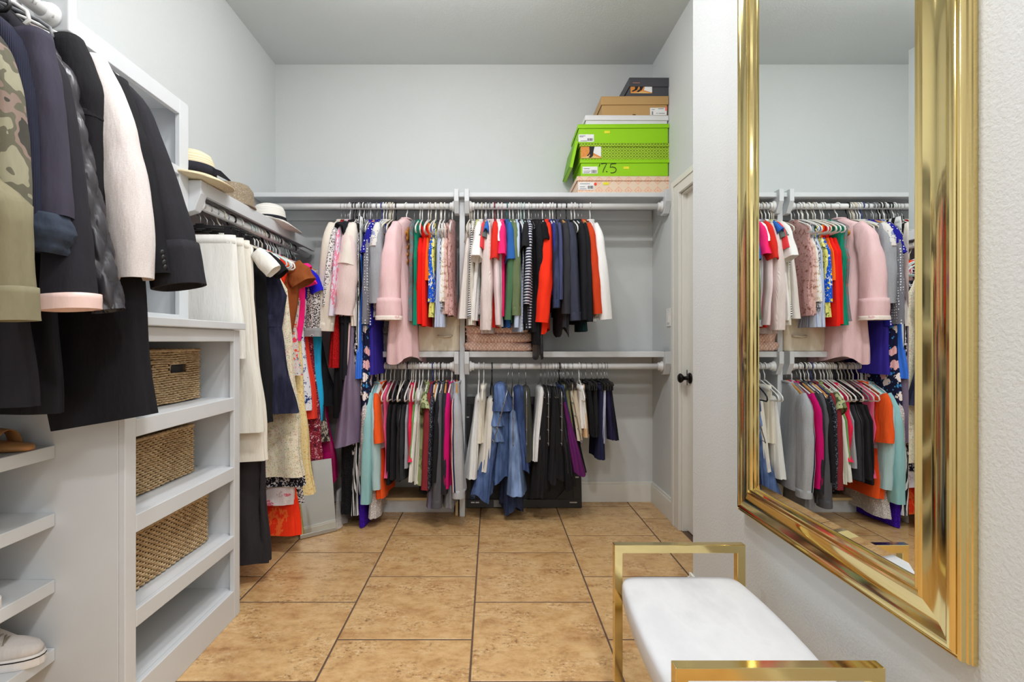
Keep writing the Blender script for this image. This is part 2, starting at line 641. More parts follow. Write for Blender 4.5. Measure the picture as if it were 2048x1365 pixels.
def rod_x(name, x0, x1, z, label, caps=(1, 1)):
    t = thing(name, label, 'clothes rail', ((x0 + x1) / 2, YROD, z))
    h = (x1 - x0) / 2
    MB().lathe([(0.0185, -h), (0.0185, h)], 20, (0, 0, 0), 'x').build('rail', M_ROD, t, smooth=True)
    prof = [(0.022, 0.0), (0.026, 0.006), (0.024, 0.014), (0.034, 0.022), (0.034, 0.03)]
    if caps[0]:
        MB().lathe([(r, -h + 0.03 - q) for (r, q) in prof], 20, (0, 0, 0), 'x').build('rail_socket', M_ROD, t, smooth=True)
    if caps[1]:
        MB().lathe([(r, h - 0.03 + q) for (r, q) in prof], 20, (0, 0, 0), 'x').build('rail_socket', M_ROD, t, smooth=True)
    return t


rod_x('clothes_rail', -1.42, XD - 0.048, ZRU, 'white round hanging rail running above the cream box to the corner', (0, 1))
rod_x('clothes_rail', XD + 0.048, XR - 0.04, ZRU, 'white round hanging rail under the stacked shoe boxes')
rod_x('clothes_rail', -0.74, XD - 0.048, ZRL, 'low white hanging rail under the cream storage box', (0, 1))
rod_x('clothes_rail', XD + 0.048, XR - 0.04, ZRL, 'low white hanging rail that carries the jeans')
for zz, nm in ((ZRU, 'high'), (ZRL, 'low')):
    o = end_block('wall_bracket', None, XR - 0.039, XR - 0.001, zz)
    tag(o, 'pale grey chamfered rail bracket on wall by the %s' % ('door casing top' if nm == 'high' else 'door knob height, below the light switch'), 'bracket')

# low shoe shelf under the left bay
t = thing('floor_shelf', 'low pale pine board shelf near floor under the short left bay', 'shelf', (0, 0, 0))
obox('shelf_board', M_WOOD, (-0.74, -0.245, 3.28, YB - 0.01, 0.085, 0.103), t, 0.002)
obox('toe_board', M_CAB, (-0.74, -0.245, 3.31, 3.326, 0.0, 0.084), t)
obox('side_board', M_WOOD, (-0.232, -0.214, 3.245, YB - 0.01, 0.0, 0.36), t, 0.002)

# ------------------------------------------------------------------ left wall: hat shelf and rail
ZH = 1.785
hs = obox('hat_shelf', M_CAB, (XL + 0.002, -1.2165, 2.136, 3.43, ZH - 0.028, ZH), bevel=0.003)
tag(hs, 'pale grey shelf along the side wall carrying three hats', 'shelf')
obox('front_lip', M_CAB, (-1.216, -1.198, 2.136, 3.43, ZH - 0.058, ZH), hs, 0.002)
obox('cleat', M_CAB, (XL + 0.002, XL + 0.02, 2.136, 3.43, ZH - 0.1, ZH - 0.029), hs, 0.002)
ZRB = 1.70


def rod_y(x, y0, y1, z, label, sockets):
    t = thing('clothes_rail', label, 'clothes rail', (x, (y0 + y1) / 2, z))
    h = (y1 - y0) / 2
    MB().lathe([(0.0185, -h), (0.0185, h)], 20, (0, 0, 0), 'y').build('rail', M_ROD, t, smooth=True)
    prof = [(0.022, 0.0), (0.026, 0.006), (0.024, 0.014), (0.034, 0.022), (0.034, 0.03)]
    for s in sockets:
        MB().lathe([(r, s * (h - 0.03 + q)) for (r, q) in prof], 20, (0, 0, 0), 'y').build('rail_socket', M_ROD, t, smooth=True)
    return t


rod_y(-1.245, 2.135, 3.42, ZRB, 'white round hanging rail under the hat shelf', (-1,))


def end_block_y(parent, x, y0, y1, z):
    poly = [(x - 0.1, z + 0.085), (x + 0.047, z + 0.085), (x + 0.047, z + 0.03), (x + 0.02, z - 0.04), (x - 0.03, z - 0.055), (x - 0.1, z - 0.03)]
    return MB().prism(poly, y0, y1, 'y').build('rod_bracket', M_CAB, parent, bevel=0.003)


# ------------------------------------------------------------------ left units
YU0, YU1, XU = 1.432, 2.085, -1.037
unit = thing('shelf_unit', 'pale grey open shelf unit holding the woven baskets', 'shelving', (0, 0, 0))
obox('side_panel', M_CAB, (XL + 0.002, XU - 0.0195, YU0, YU0 + 0.03, 0, 1.165), unit, 0.002)
obox('side_panel', M_CAB, (XL + 0.002, XU - 0.0195, YU1 - 0.022, YU1, 0, 1.165), unit, 0.002)
obox('back_panel', M_CAB, (XL + 0.002, XL + 0.012, YU0 + 0.03, YU1 - 0.022, 0.1, 1.165), unit)
obox('stile', M_CAB, (XU - 0.019, XU, YU0, YU0 + 0.045, 0, 1.163), unit, 0.002)
obox('stile', M_CAB, (XU - 0.019, XU, YU1 - 0.045, YU1, 0, 1.163), unit, 0.002)
for z1, hh in ((0.892, 0.052), (0.612, 0.052), (0.335, 0.052), (0.113, 0.113)):
    obox('rail', M_CAB, (XU - 0.019, XU, YU0 + 0.0455, YU1 - 0.0455, z1 - hh, z1), unit, 0.002)
    obox('shelf_board', M_CAB, (XL + 0.012, XU - 0.0195, YU0 + 0.03, YU1 - 0.0225, z1 - 0.022, z1 - 0.001), unit)
obox('rail', M_CAB, (XU - 0.019, XU, YU0 + 0.0455, YU1 - 0.0455, 1.118, 1.163), unit, 0.002)
top = obox('countertop', M_CAB, (XL + 0.002, XU + 0.018, YU0 - 0.012, YU1 + 0.015, 1.166, 1.194), unit, 0.003)

# upper bookcase on the counter
XB = -1.248
bc = thing('bookcase', 'tall narrow pale grey bookcase standing on the counter behind the coats', 'shelving', (0, 0, 1.195))
B0, B1, Z0, Z1 = 1.45, 2.085, 0.0, 0.895
obox('side_panel', M_CAB, (XL + 0.002, XB - 0.0195, B0, B0 + 0.02, Z0, Z1), bc, 0.002)
obox('side_panel', M_CAB, (XL + 0.002, XB - 0.0195, B1 - 0.02, B1, Z0, Z1), bc, 0.002)
obox('back_panel', M_CAB, (XL + 0.002, XL + 0.01, B0 + 0.02, B1 - 0.02, Z0, Z1), bc)
obox('top_panel', M_CAB, (XL + 0.01, XB - 0.0195, B0 + 0.02, B1 - 0.02, Z1 - 0.02, Z1), bc)
obox('stile', M_CAB, (XB - 0.019, XB, B0, B0 + 0.05, Z0, Z1), bc, 0.002)
obox('stile', M_CAB, (XB - 0.019, XB, B1 - 0.06, B1, Z0, Z1), bc, 0.002)
obox('rail', M_CAB, (XB - 0.019, XB, B0 + 0.0505, B1 - 0.0605, Z1 - 0.06, Z1), bc, 0.002)
obox('rail', M_CAB, (XB - 0.019, XB, B0 + 0.0505, B1 - 0.0605, Z0, 0.03), bc, 0.002)
for z in (0.28, 0.60):
    obox('shelf_board', M_CAB, (XL + 0.01, XB - 0.0195, B0 + 0.0205, B1 - 0.0205, z, z + 0.02), bc)
    obox('shelf_edge', M_CAB, (XB - 0.03, XB - 0.0005, B0 + 0.0505, B1 - 0.0605, z - 0.008, z + 0.024), bc, 0.002)
# block that holds the hat rail, fixed to the bookcase side
end_block_y(bc, -1.245, B1 + 0.001, B1 + 0.049, ZRB - 1.195)
# block that holds the coat rail
ZRA, XRA = 2.03, -1.235
pb = MB().box(XRA - 0.1, XRA + 0.05, B0 - 0.032, B0 - 0.001, ZRA - 1.195 - 0.04, ZRA - 1.195 + 0.075).build('rod_bracket', M_CAB, bc, bevel=0.004)
rod_y(XRA, 0.35, B0 - 0.034, ZRA, 'white round hanging rail that carries the dark coats', (1,))

# shoe shelves left of the unit
for i, (z, lab) in enumerate(((0.825, 'pale grey shoe shelf holding the tan sandals, topmost of four'), (0.633, 'pale grey shoe shelf holding the white lace shoe'),
                              (0.445, 'pale grey shoe shelf holding the plain white shoe'), (0.252, 'lowest pale grey shoe shelf holding the laced canvas sneaker'))):
    o = obox('shoe_shelf', M_CAB, (XL + 0.002, -1.234, 0.55, YU0 - 0.001, z - 0.036, z), bevel=0.002)
    tag(o, lab, 'shelf', 'shoe shelves')

# ------------------------------------------------------------------ hangers
HM = {'w': M_WHITEP, 'k': M_BLACK, 'g': M_GREYP, 'v': M_IVORY, 'a': M_AQUAP, 't': M_TEALP, 'r': M_REDP, 'b': M_BLUEP,
      'i': M_STEEL, 'o': M_HWOOD, 'c': M_BLACK, 'q': M_STEEL}
HN = {'w': 'white plastic', 'k': 'black plastic', 'g': 'grey plastic', 'v': 'ivory velvet', 'a': 'pale aqua plastic', 't': 'teal plastic',
      'r': 'maroon plastic', 'b': 'blue plastic', 'i': 'thin steel wire', 'o': 'brown wooden', 'c': 'black clip', 'q': 'tiered steel'}
HCACHE = {}


def hook_pts(bot=-0.085, r=0.0235):
    pts = []
    for k in range(0, 11):
        a = math.radians(-35 + k * 25)
        pts.append((r * math.cos(a), 0, r * math.sin(a)))
    pts += [(-0.012, 0, -0.035), (0, 0, -0.05), (0, 0, bot)]
    return pts


def hanger_parts(code):
    if code in HCACHE:
        return HCACHE[code]
    res = []
    m = HM[code]
    if code in 'wkgvatrb':
        r = 0.0038
        k = MB().tube(hook_pts(), r, 6)
        res.append(('hook', k.mesh('hook', m, True)))
        s = MB()
        pts = [(-0.012, 0, -0.088), (-0.09, 0, -0.118), (-0.17, 0, -0.155), (-0.195, 0, -0.172), (-0.2, 0, -0.19), (-0.19, 0, -0.2), (-0.1, 0, -0.2),
               (0.1, 0, -0.2), (0.19, 0, -0.2), (0.2, 0, -0.19), (0.195, 0, -0.172), (0.17, 0, -0.155), (0.09, 0, -0.118), (0.012, 0, -0.088)]
        s.tube(pts, 0.0045, 6, closed=True)
        res.insert(0, ('shoulder_bar', s.mesh('shoulder_bar', m, True)))
    elif code == 'i':
        k = MB().tube(hook_pts(-0.09), 0.0016, 5)
        res.append(('hook', k.mesh('hook', m, True)))
        s = MB().tube([(0, 0, -0.09), (-0.1, 0, -0.12), (-0.195, 0, -0.168), (-0.2, 0, -0.178), (0.2, 0, -0.178), (0.195, 0, -0.168), (0.1, 0, -0.12)], 0.0016, 5, closed=True)
        res.insert(0, ('shoulder_bar', s.mesh('shoulder_bar', m, True)))
    elif code == 'o':
        k = MB().tube(hook_pts(-0.085), 0.002, 5)
        res.append(('hook', k.mesh('hook', M_STEEL, True)))
        s = MB()
        rings = []
        for i in range(13):
            u = -0.205 + 0.41 * i / 12
            z = -0.092 - 0.075 * (abs(u) / 0.205) ** 1.4
            hh = 0.016 - 0.004 * abs(u) / 0.2
            rings.append([(u, 0.0065 * math.cos(a), z - hh / 2 + hh * math.sin(a)) for a in [2 * PI * q / 8 for q in range(8)]])
        s.loft(rings, True, True, True)
        res.insert(0, ('shoulder_bar', s.mesh('shoulder_bar', m, True)))
    elif code == 'c':
        k = MB().tube(hook_pts(-0.085), 0.002, 5)
        res.append(('hook', k.mesh('hook', M_STEEL, True)))
        s = MB().tube([(-0.17, 0, -0.105), (-0.14, 0, -0.094), (0, 0, -0.088), (0.14, 0, -0.094), (0.17, 0, -0.105)], 0.006, 6, flat=1.2)
        s.box(-0.018, 0.018, -0.007, 0.007, -0.1, -0.078)
        res.insert(0, ('shoulder_bar', s.mesh('shoulder_bar', m)))
        for u in (-0.12, 0.12):
            c = MB().box(u - 0.012, u + 0.012, -0.01, -0.003, -0.14, -0.096).box(u - 0.012, u + 0.012, 0.003, 0.01, -0.14, -0.096).tube([(u - 0.013, 0, -0.11), (u + 0.013, 0, -0.11)], 0.007, 6)
            res.append(('clip', c.mesh('clip', M_BLACK)))
    elif code == 'q':
        k = MB().tube(hook_pts(-0.1), 0.002, 5)
        res.append(('hook', k.mesh('hook', m, True)))
        s = MB().tube([(0, 0, -0.1), (-0.09, 0, -0.16), (-0.1, 0, -0.2)], 0.002, 5).tube([(0, 0, -0.1), (0.1, 0, -0.125), (0.16, 0, -0.15), (0.165, 0, -0.19), (0.165, 0, -0.47)], 0.003, 6)
        res.insert(0, ('tier_post', s.mesh('tier_post', m, True)))
        for j in range(4):
            z = -0.22 - 0.08 * j
            c = MB().tube([(0.165, 0, z), (-0.1, 0, z), (-0.11, 0, z + 0.01)], 0.003, 6).tube([(0.165 + 0.008 * math.cos(a), 0, z + 0.008 * math.sin(a)) for a in [2 * PI * q / 8 for q in range(8)]], 0.002, 4, closed=True)
            res.append(('tier_arm', c.mesh('tier_arm', m, True)))
    HCACHE[code] = res
    return res


def make_hanger(code, loc, rot, held, place, tilt=0.0):
    parts = hanger_parts(code)
    root = bpy.data.objects.new('clothes_hanger', parts[0][1])
    root.location = loc
    root.rotation_euler = (tilt, 0, rot)
    COL.objects.link(root)
    lab = '%s hanger %s' % (HN[code], held)
    tag(root, lab, 'hanger', 'hangers ' + place)
    for nm, me in parts[1:]:
        o = bpy.data.objects.new(nm, me)
        o.parent = root
        COL.objects.link(o)
    return root


# ------------------------------------------------------------------ garments
def sstep(a, b, x):
    t = min(1, max(0, (x - a) / (b - a)))
    return t * t * (3 - 2 * t)


def spow(c, p):
    return math.copysign(abs(c) ** p, c)


def body_mesh(levels, amp=0.012, waves=3.0, seed=0, n=52, rows=22, box=0.62, pleat=0.16, twist=0.0, top='open', ripple=0.0, endfold=0.016):
    """cloth shell: levels are (z, half width, half thickness, u offset, v offset) from the top down"""
    r = random.Random(seed)
    ph1, ph2, ph3 = r.uniform(0, 6.28), r.uniform(0, 6.28), r.uniform(0, 6.28)
    k1, k2 = waves * r.uniform(0.85, 1.15), waves * 1.9 * r.uniform(0.9, 1.1)
    lv = np.array(levels, float)
    zt, zb = lv[0, 0], lv[-1, 0]
    H = zt - zb
    zs = sorted(set([round(x, 5) for x in np.linspace(zt, zb, rows)] + [round(x, 5) for x in lv[:, 0]]), reverse=True)
    neg = -lv[:, 0]
    rings = []

    def ring(z, inset=0.0, zz=None):
        w = np.interp(-z, neg, lv[:, 1]) - inset
        t = max(0.002, np.interp(-z, neg, lv[:, 2]) - inset * 0.8)
        uo = np.interp(-z, neg, lv[:, 3])
        vo = np.interp(-z, neg, lv[:, 4])
        fr = sstep(0.08, 0.9, (zt - z) / H)
        ring = []
        for q in range(n):
            a = 2 * PI * q / n
            c, s = math.cos(a), math.sin(a)
            pu, pv = spow(c, box), spow(s, 0.75)
            wave = amp * fr * (math.sin(k1 * pu * 1.6 + ph1 + 2.2 * (zt - z)) + 0.5 * math.sin(k2 * pu + ph2 - 3.1 * (zt - z)))
            sw = math.sin(3.5 * math.sin(a + ph3) + 4.0 * pu + ph1 + 1.8 * (zt - z))
            pl = 1 + pleat * fr * (1.6 * abs(sw) ** 0.55 - 0.9) + 0.04 * math.sin(9 * (zt - z) + ph2 + 2 * a)
            ef = sstep(0.55, 0.95, abs(pu)) * math.copysign(1, pu)
            ew = math.sin(4.2 * pv + ph2 + (1.4 if pu > 0 else 0) + 1.2 * math.sin(3.0 * (zt - z) + ph1))
            uo2 = ef * endfold * (0.25 + 0.75 * fr) * (1.5 * abs(ew) ** 0.6 - 0.8)
            dz = 0.0
            if ripple:
                dz = ripple * math.sin(3 * a + ph1)
            ring.append((uo + uo2 + w * pu * (1 + 0.03 * fr * math.sin(5 * (zt - z) * 3 + ph3)), vo + t * pv * pl + wave + twist * pu * fr,
                         (zz if zz is not None else z) + (dz * sstep(0.7, 1, (zt - z) / H))))
        return ring

    if top == 'open':
        rings.append(ring(zs[0], 0.004, zs[0] - 0.02))
    for z in zs:
        rings.append(ring(z))
    m = MB()
    m.loft(rings, True, top == 'cap', False)
    # turned hem: a crisp edge with its own vertices, then the inside of the cloth
    m.loft([ring(zs[-1]), ring(zs[-1], 0.0035)])
    m.loft([ring(zs[-1], 0.0035), ring(zs[-1] + min(0.03, 0.3 * H), 0.012)], True, False, True)
    return m


def sleeve_mesh(path, ru, rv, seed=0, n=20, rows=14, wr=0.09):
    """path of (u, v, z) points, radii at each point"""
    r = random.Random(seed)
    ph, ph2 = r.uniform(0, 6.28), r.uniform(0, 6.28)
    P = np.array(path, float)
    d = np.concatenate([[0], np.cumsum(np.linalg.norm(np.diff(P, axis=0), axis=1))])
    ts = np.linspace(0, d[-1], rows)
    pts = np.stack([np.interp(ts, d, P[:, i]) for i in range(3)], 1)
    for _ in range(2):
        q = pts.copy()
        q[1:-1] = 0.25 * pts[:-2] + 0.5 * pts[1:-1] + 0.25 * pts[2:]
        pts = q
    RU, RV = np.interp(ts, d, ru), np.interp(ts, d, rv)
    rings = []

    def ring(i, f=1.0, up=0.0):
        a, b = pts[max(i - 1, 0)], pts[min(i + 1, rows - 1)]
        t = (b - a) / (np.linalg.norm(b - a) + 1e-9)
        N = np.cross(t, (0, 1, 0))
        N = N / (np.linalg.norm(N) + 1e-9)
        V = np.cross(N, t)
        out = []
        fr = i / (rows - 1.0)
        for q in range(n):
            an = 2 * PI * q / n
            k = 1 + wr * 0.55 * math.sin(i * 1.3 + ph + 1.5 * math.sin(an + ph2)) * math.sin(2.2 * fr + ph2) \
                + wr * (0.5 + 1.3 * fr) * (1.5 * abs(math.sin(2.5 * an + ph + 0.9 * math.sin(4 * fr + ph2))) ** 0.6 - 0.9)
            p = pts[i] - t * up + N * (RU[i] * f * k * spow(math.cos(an), 0.8)) + V * (RV[i] * f * k * spow(math.sin(an), 0.8))
            out.append(tuple(p))
        return out

    for i in range(rows):
        rings.append(ring(i))
    m = MB().loft(rings, True, True, False)
    m.loft([ring(rows - 1), ring(rows - 1, 0.9)])
    m.loft([ring(rows - 1, 0.9), ring(rows - 1, 0.66, min(0.03, 0.35 * d[-1]))], True, False, True)
    return m


SEED = [100]


def nseed():
    SEED[0] += 1
    return SEED[0]


def put(root, name, mb, mat, mirror=False):
    if mirror:
        mb.v = [(-p[0], p[1], p[2]) for p in mb.v]
        mb.f = [tuple(reversed(f)) for f in mb.f]
    o = mb.build(name, mat, root, smooth=True, fix=False)
    return o


def garment(loc, rot, name, cat, label, group, mat, kind, zt, zh, tt, th, ve, wt=0.2, wh=0.2, zs=None, vs=None, rs=None, smat=None, amp=0.007,
            hem_mat=None, sw=1.0, flare=0.0, waves=3.0, cuff=None, collar=True, ripple=0.0):
    """one garment. zt top, zh hem (relative to the rail), tt/th half thickness, ve shift of the hem along the rail."""
    sd = nseed()
    jr = random.Random(sd)
    dsl = jr.uniform(-0.018, 0.018)
    if kind in ('tee', 'long', 'tank', 'dress'):
        dj = jr.uniform(-0.012, 0.012)
        wt, wh = wt + dj, wh + dj

    def vat(z):
        return ve * (zt - z) / max(0.05, zt - zh)
    if kind in ('tee', 'long'):
        L = [(zt, 0.055, min(tt, 0.022), 0, 0), (zt - 0.02, 0.085, tt * 0.75, 0, 0), (zt - 0.05, 0.15, tt * 0.9, 0, 0), (zt - 0.085, wt * 0.97, tt, 0, 0),
             (zt - 0.2, wt, tt, 0, vat(zt - 0.2))]
    elif kind == 'tank':
        L = [(zt - 0.13, wt * 0.72, tt * 0.6, 0, vat(zt - 0.13)), (zt - 0.17, wt * 0.8, tt, 0, vat(zt - 0.17)), (zt - 0.22, wt * 0.95, tt, 0, vat(zt - 0.22))]
    elif kind == 'dress':           # sleeveless wide-shouldered
        L = [(zt, 0.06, min(tt, 0.02), 0, 0), (zt - 0.03, 0.1, tt * 0.8, 0, 0), (zt - 0.07, 0.17, tt, 0, 0), (zt - 0.18, wt * 0.82, tt, 0, vat(zt - 0.18)), (zt - 0.26, wt * 0.95, tt, 0, vat(zt - 0.26)),
             (zt - 0.42, wt * 0.82, tt, 0, vat(zt - 0.42))]
    elif kind == 'bottoms':
        L = [(zt, wt, tt * 0.7, 0, 0), (zt - 0.03, wt * 1.02, tt, 0, vat(zt - 0.03))]
    else:                           # 'fold': draped over a bar
        L = [(zt, wt * 0.86, tt * 0.25, 0, 0), (zt - 0.006, wt * 0.93, tt * 0.7, 0, 0), (zt - 0.02, wt, tt, 0, 0)]
    L.append((0.45 * L[-1][0] + 0.55 * zh, 0.5 * (L[-1][1] + wh), 0.45 * L[-1][2] + 0.55 * th, 0, vat(0.45 * L[-1][0] + 0.55 * zh)))
    L.append((zh, wh + flare, th, 0, ve))
    rows = max(12, int((zt - zh) / 0.04))
    body = body_mesh(L, amp, waves, sd, rows=rows, top='open' if kind in ('tee', 'long', 'dress') else 'cap', twist=R.uniform(-0.012, 0.012), ripple=ripple)
    root = body.build(name, mat, None, loc, rot, smooth=True, fix=False)
    tag(root, label, cat, group)
    if kind == 'tank':
        s = MB()
        for u in (-0.085, 0.085):
            for dv in (-tt * 0.55, tt * 0.55):
                s = MB().tube([(u * 1.15, 0, zt - 0.035 + 0.004), (u * 1.1, dv * 0.8 + vat(zt - 0.08), zt - 0.08), (u * 0.98, dv + vat(zt - 0.15), zt - 0.15)], [0.006, 0.008, 0.014], 6, flat=0.5)
                put(root, 'strap', s, mat)
    if kind in ('tee', 'long') and collar:
        ring = [(0.056 * math.cos(a), min(tt, 0.022) * math.sin(a), zt + 0.004 - 0.008 * math.cos(a) ** 2) for a in [2 * PI * q / 16 for q in range(16)]]
        put(root, 'collar', MB().tube(ring, 0.007, 6, closed=True), smat or mat)
    if kind in ('bottoms',):
        ringo = [(wt * 1.005 * spow(math.cos(a), 0.62), tt * 0.85 * spow(math.sin(a), 0.75), 0) for a in [2 * PI * q / 28 for q in range(28)]]
        m = MB().loft([[(x, y * 0.9, zt - 0.0) for x, y, z in ringo], [(x * 1.01, y * 1.1, zt + 0.002) for x, y, z in ringo], [(x * 1.03, y * 1.25 + vat(zt - 0.035), zt - 0.035) for x, y, z in ringo],
                       [(x, y + vat(zt - 0.035), zt - 0.037) for x, y, z in ringo]])
        put(root, 'waistband', m, mat)
    if kind in ('tee', 'long') and zs is not None:
        vs = ve * 0.6 if vs is None else vs
        for mir in (False, True):
            r = rs or th
            if kind == 'tee':
                pth = [(0.165, 0, zt - 0.075), (0.2 + dsl * 0.5, vs * 0.3, zt - 0.12), (0.232 + dsl, vs, zs)]
                ru, rv = [0.05 * sw, 0.066 * sw, 0.062 * sw], [tt * 0.8, (tt + r) / 2, r * 1.05]
                rows = 9
            else:
                pth = [(0.16, 0, zt - 0.07), (0.2, vs * 0.2, zt - 0.15), (0.222 + dsl, vs * 0.5, (zt - 0.15 + zs) / 2), (0.215 + dsl, vs, zs)]
                ru, rv = [0.045 * sw, 0.066 * sw, 0.056 * sw, 0.046 * sw], [tt * 0.8, (tt + r) / 2, r, r * 0.92]
                rows = 18
            sm = sleeve_mesh(pth, ru, rv, sd + (7 if mir else 3), rows=rows)
            put(root, 'sleeve', sm, smat or mat, mir)
            if kind == 'long' and cuff:
                cz = zs + 0.045
                cm = sleeve_mesh([(0.215 + dsl, vs * 0.94, cz), (0.215 + dsl, vs, zs - 0.004)], [0.05, 0.05], [r * 1.0, r * 0.98], sd, rows=4, wr=0.02)
                put(root, 'cuff', cm, cuff if not isinstance(cuff, bool) else (smat or mat), mir)
    if hem_mat:
        a = L[-1]
        hz = hem_mat[1]
        lv = [(zh + 0.004, a[1] * 0.97 + 0.0, th * 0.98, 0, ve), (zh - hz, a[1] * 0.97, th * 1.02, 0, ve * (1 + hz / max(0.1, zt - zh)))]
        put(root, 'hem_band', body_mesh(lv, amp * 0.6, waves, sd, rows=4, top='cap'), hem_mat[0])
    return root


PLACE = {'C': 'on high rail above the cream box', 'D': 'on high rail under the shoe boxes', 'E': 'on low rail under the cream box',
         'F': 'on low rail beside the jeans', 'B': 'under the hat shelf', 'A': 'above the shoe shelves'}


def back(zone, short, name, cat, mat, x, xh, wpx, whpx, yh, kind, ys=None, hg='w', **kw):
    """a garment on a back wall rail: x, xh px of its front edge at top and hem, w, wh px thickness, yh, ys px of hem and sleeve end"""
    zr = ZRU if zone in 'CD' else ZRL
    Yf = kw.pop('Yf', 3.0 if zone != 'F' else 3.09)
    k = Yf / F
    yt = kw.pop('yt', None)
    zt = -0.097 if kind not in ('bottoms', 'fold') else (-0.112 if kind == 'bottoms' else -0.19)
    if yt is not None:
        zt = CZ - (yt - CY) * k - zr
    zh = CZ - (yh - CY) * k - zr
    X = (x - CX) * k
    if zone == 'F':
        kw.setdefault('wt', 0.115)
        kw.setdefault('wh', 0.11)
    rot = -PI / 2 + math.radians(kw.pop('rot', R.uniform(-3, 3)))
    label = short + ' ' + PLACE[zone]
    loc = (X, YROD, zr)
    xs = kw.pop('xs', None)
    if xs is not None:
        kw['vs'] = (xs - x) * k
    wsl = kw.pop('ws', None)
    if wsl is not None:
        kw['rs'] = wsl / 2 * k
    held = kw.pop('held', None)
    htilt = kw.pop('tilt', 0.0)
    garment(loc, rot, name, cat, label, 'clothes ' + PLACE[zone], mat, kind, zt, zh, max(0.006, wpx / 2 * k), max(0.006, whpx / 2 * k), (xh - x) * k,
            zs=None if ys is None else CZ - (ys - CY) * k - zr, **kw)
    if hg:
        make_hanger(hg, loc, rot + math.radians(R.uniform(-3, 3)), held or ('holding the ' + short), PLACE[zone], htilt)


# colours (as in the photograph)
CREAM, WHITE, IVORY = (226, 216, 202), (236, 234, 232), (232, 228, 216)
BLK, CHAR, SLATE = (22, 22, 25), (48, 48, 54), (56, 60, 74)
NAVY, ROYAL, RED, OR = (34, 36, 66), (34, 52, 176), (222, 24, 18), (240, 78, 40)
PINK, HOT, MAG, PALEP = (232, 196, 196), (240, 44, 118), (196, 10, 110), (234, 210, 204)
GREY, TEAL, AQUA = (160, 162, 166), (20, 120, 108), (164, 206, 210)
f_black = fab('plain', BLK)
f_char = fab('plain', CHAR)
f_cream = fab('plain', CREAM)
f_white = fab('plain', WHITE)
f_navy = fab('plain', NAVY)
f_blackvelvet = fab('velvet', (16, 15, 18))

# --- zone C: upper rail, left bay
T = 'C'
back(T, 'cream long-sleeved shirt jacket', 'shirt_jacket', 'jacket', f_cream, 662, 656, 24, 32, 655, 'long', 661, 'i', cuff=True, xs=652, ws=32)
back(T, 'bright red crushed lace dress', 'lace_dress', 'dress', fab('lace', (205, 16, 20), (120, 6, 10)), 670, 664, 14, 30, 736, 'dress', None, 'i', amp=0.006)
back(T, 'black and white leopard print blouse', 'blouse', 'shirt', fab('leopard', (226, 222, 220), (20, 18, 20)), 676, 664, 13, 18, 612, 'long', 612, 'i', xs=656, ws=13)
back(T, 'lilac and pink washed blouse', 'blouse', 'shirt', fab('marble', (226, 220, 236), (236, 130, 160), s=0.08), 680, 668, 10, 12, 630, 'long', 632, 'w', xs=664, ws=10)
back(T, 'long black velvet gown', 'evening_gown', 'dress', f_blackvelvet, 687, 678, 22, 44, 838, 'dress', None, 'k')
back(T, 'black short-sleeved maxi dress', 'maxi_dress', 'dress', fab('plain', (30, 31, 36)), 693, 690, 24, 32, 760, 'tee', 470, 'k', xs=684, ws=26)
back(T, 'pale pink blouse with black hem band', 'blouse', 'shirt', fab('heather', (236, 208, 204)), 700, 690, 20, 38, 632, 'long', 630, 'w', hem_mat=(f_black, 0.04), xs=688, ws=42, wh=0.215)
back(T, 'white wide-sleeved blouse', 'blouse', 'shirt', fab('plain', (234, 224, 214)), 710, 709, 16, 22, 652, 'tee', 532, 'w', xs=699, ws=34)
back(T, 'pale pink slip dress', 'slip_dress', 'dress', fab('satin', (228, 194, 190)), 705, 694, 12, 18, 756, 'tank', None, 'i')
back(T, 'violet grey satin gown with ruffled hem', 'evening_gown', 'dress', fab('satin', (116, 100, 124)), 712, 692, 14, 58, 888, 'dress', None, 'k', amp=0.016, waves=5, ripple=0.012, wt=0.205, wh=0.28)
back(T, 'bright blue column dress', 'sheath_gown', 'dress', fab('plain', (58, 118, 226)), 719, 717, 13, 15, 757, 'dress', None, 'g', amp=0.003, wt=0.218, wh=0.24)
back(T, 'black dress with white brush strokes', 'maxi_dress', 'dress', fab('marble', (24, 22, 28), (214, 206, 206), s=0.02), 725, 724, 14, 18, 790, 'dress', None, 'g', amp=0.005)
back(T, 'dark navy dress with large pale blossoms', 'floral_dress', 'dress', fab('floral', (22, 24, 58), (236, 180, 180), (240, 226, 220), (60, 140, 200), s=0.07), 724, 724, 14, 24, 838, 'dress', None, 'w', amp=0.004, wt=0.21, wh=0.24)
back(T, 'vertical striped black and white skirt', 'maxi_skirt', 'skirt', fab('vstripe', (24, 24, 28), (226, 226, 226), s=0.010), 716, 706, 14, 26, 1033, 'bottoms', None, 'i', amp=0.01)
back(T, 'vivid purple lace gown', 'lace_gown', 'dress', fab('lace', (84, 32, 206), (44, 12, 130)), 728, 724, 12, 16, 1058, 'dress', None, 'i', amp=0.004)
back(T, 'black gown with dotted sheer hem', 'evening_gown', 'dress', fab('lace', (26, 26, 30), (6, 6, 8), s=0.02), 702, 688, 12, 34, 1030, 'dress', None, 'i')
back(T, 'black ruffled skirt with white streaks', 'ruffled_skirt', 'skirt', fab('marble', (22, 20, 24), (232, 230, 230), s=0.025), 712, 701, 14, 40, 915, 'bottoms', None, 'i', ripple=0.015)
back(T, 'black cocktail dress with wide hem', 'cocktail_dress', 'dress', fab('plain', (20, 20, 24)), 706, 694, 12, 40, 962, 'dress', None, 'k')
back(T, 'dark blue violet chiffon dress', 'chiffon_dress', 'dress', fab('plain', (52, 40, 148)), 738, 738, 14, 28, 750, 'dress', None, 'g', amp=0.008)
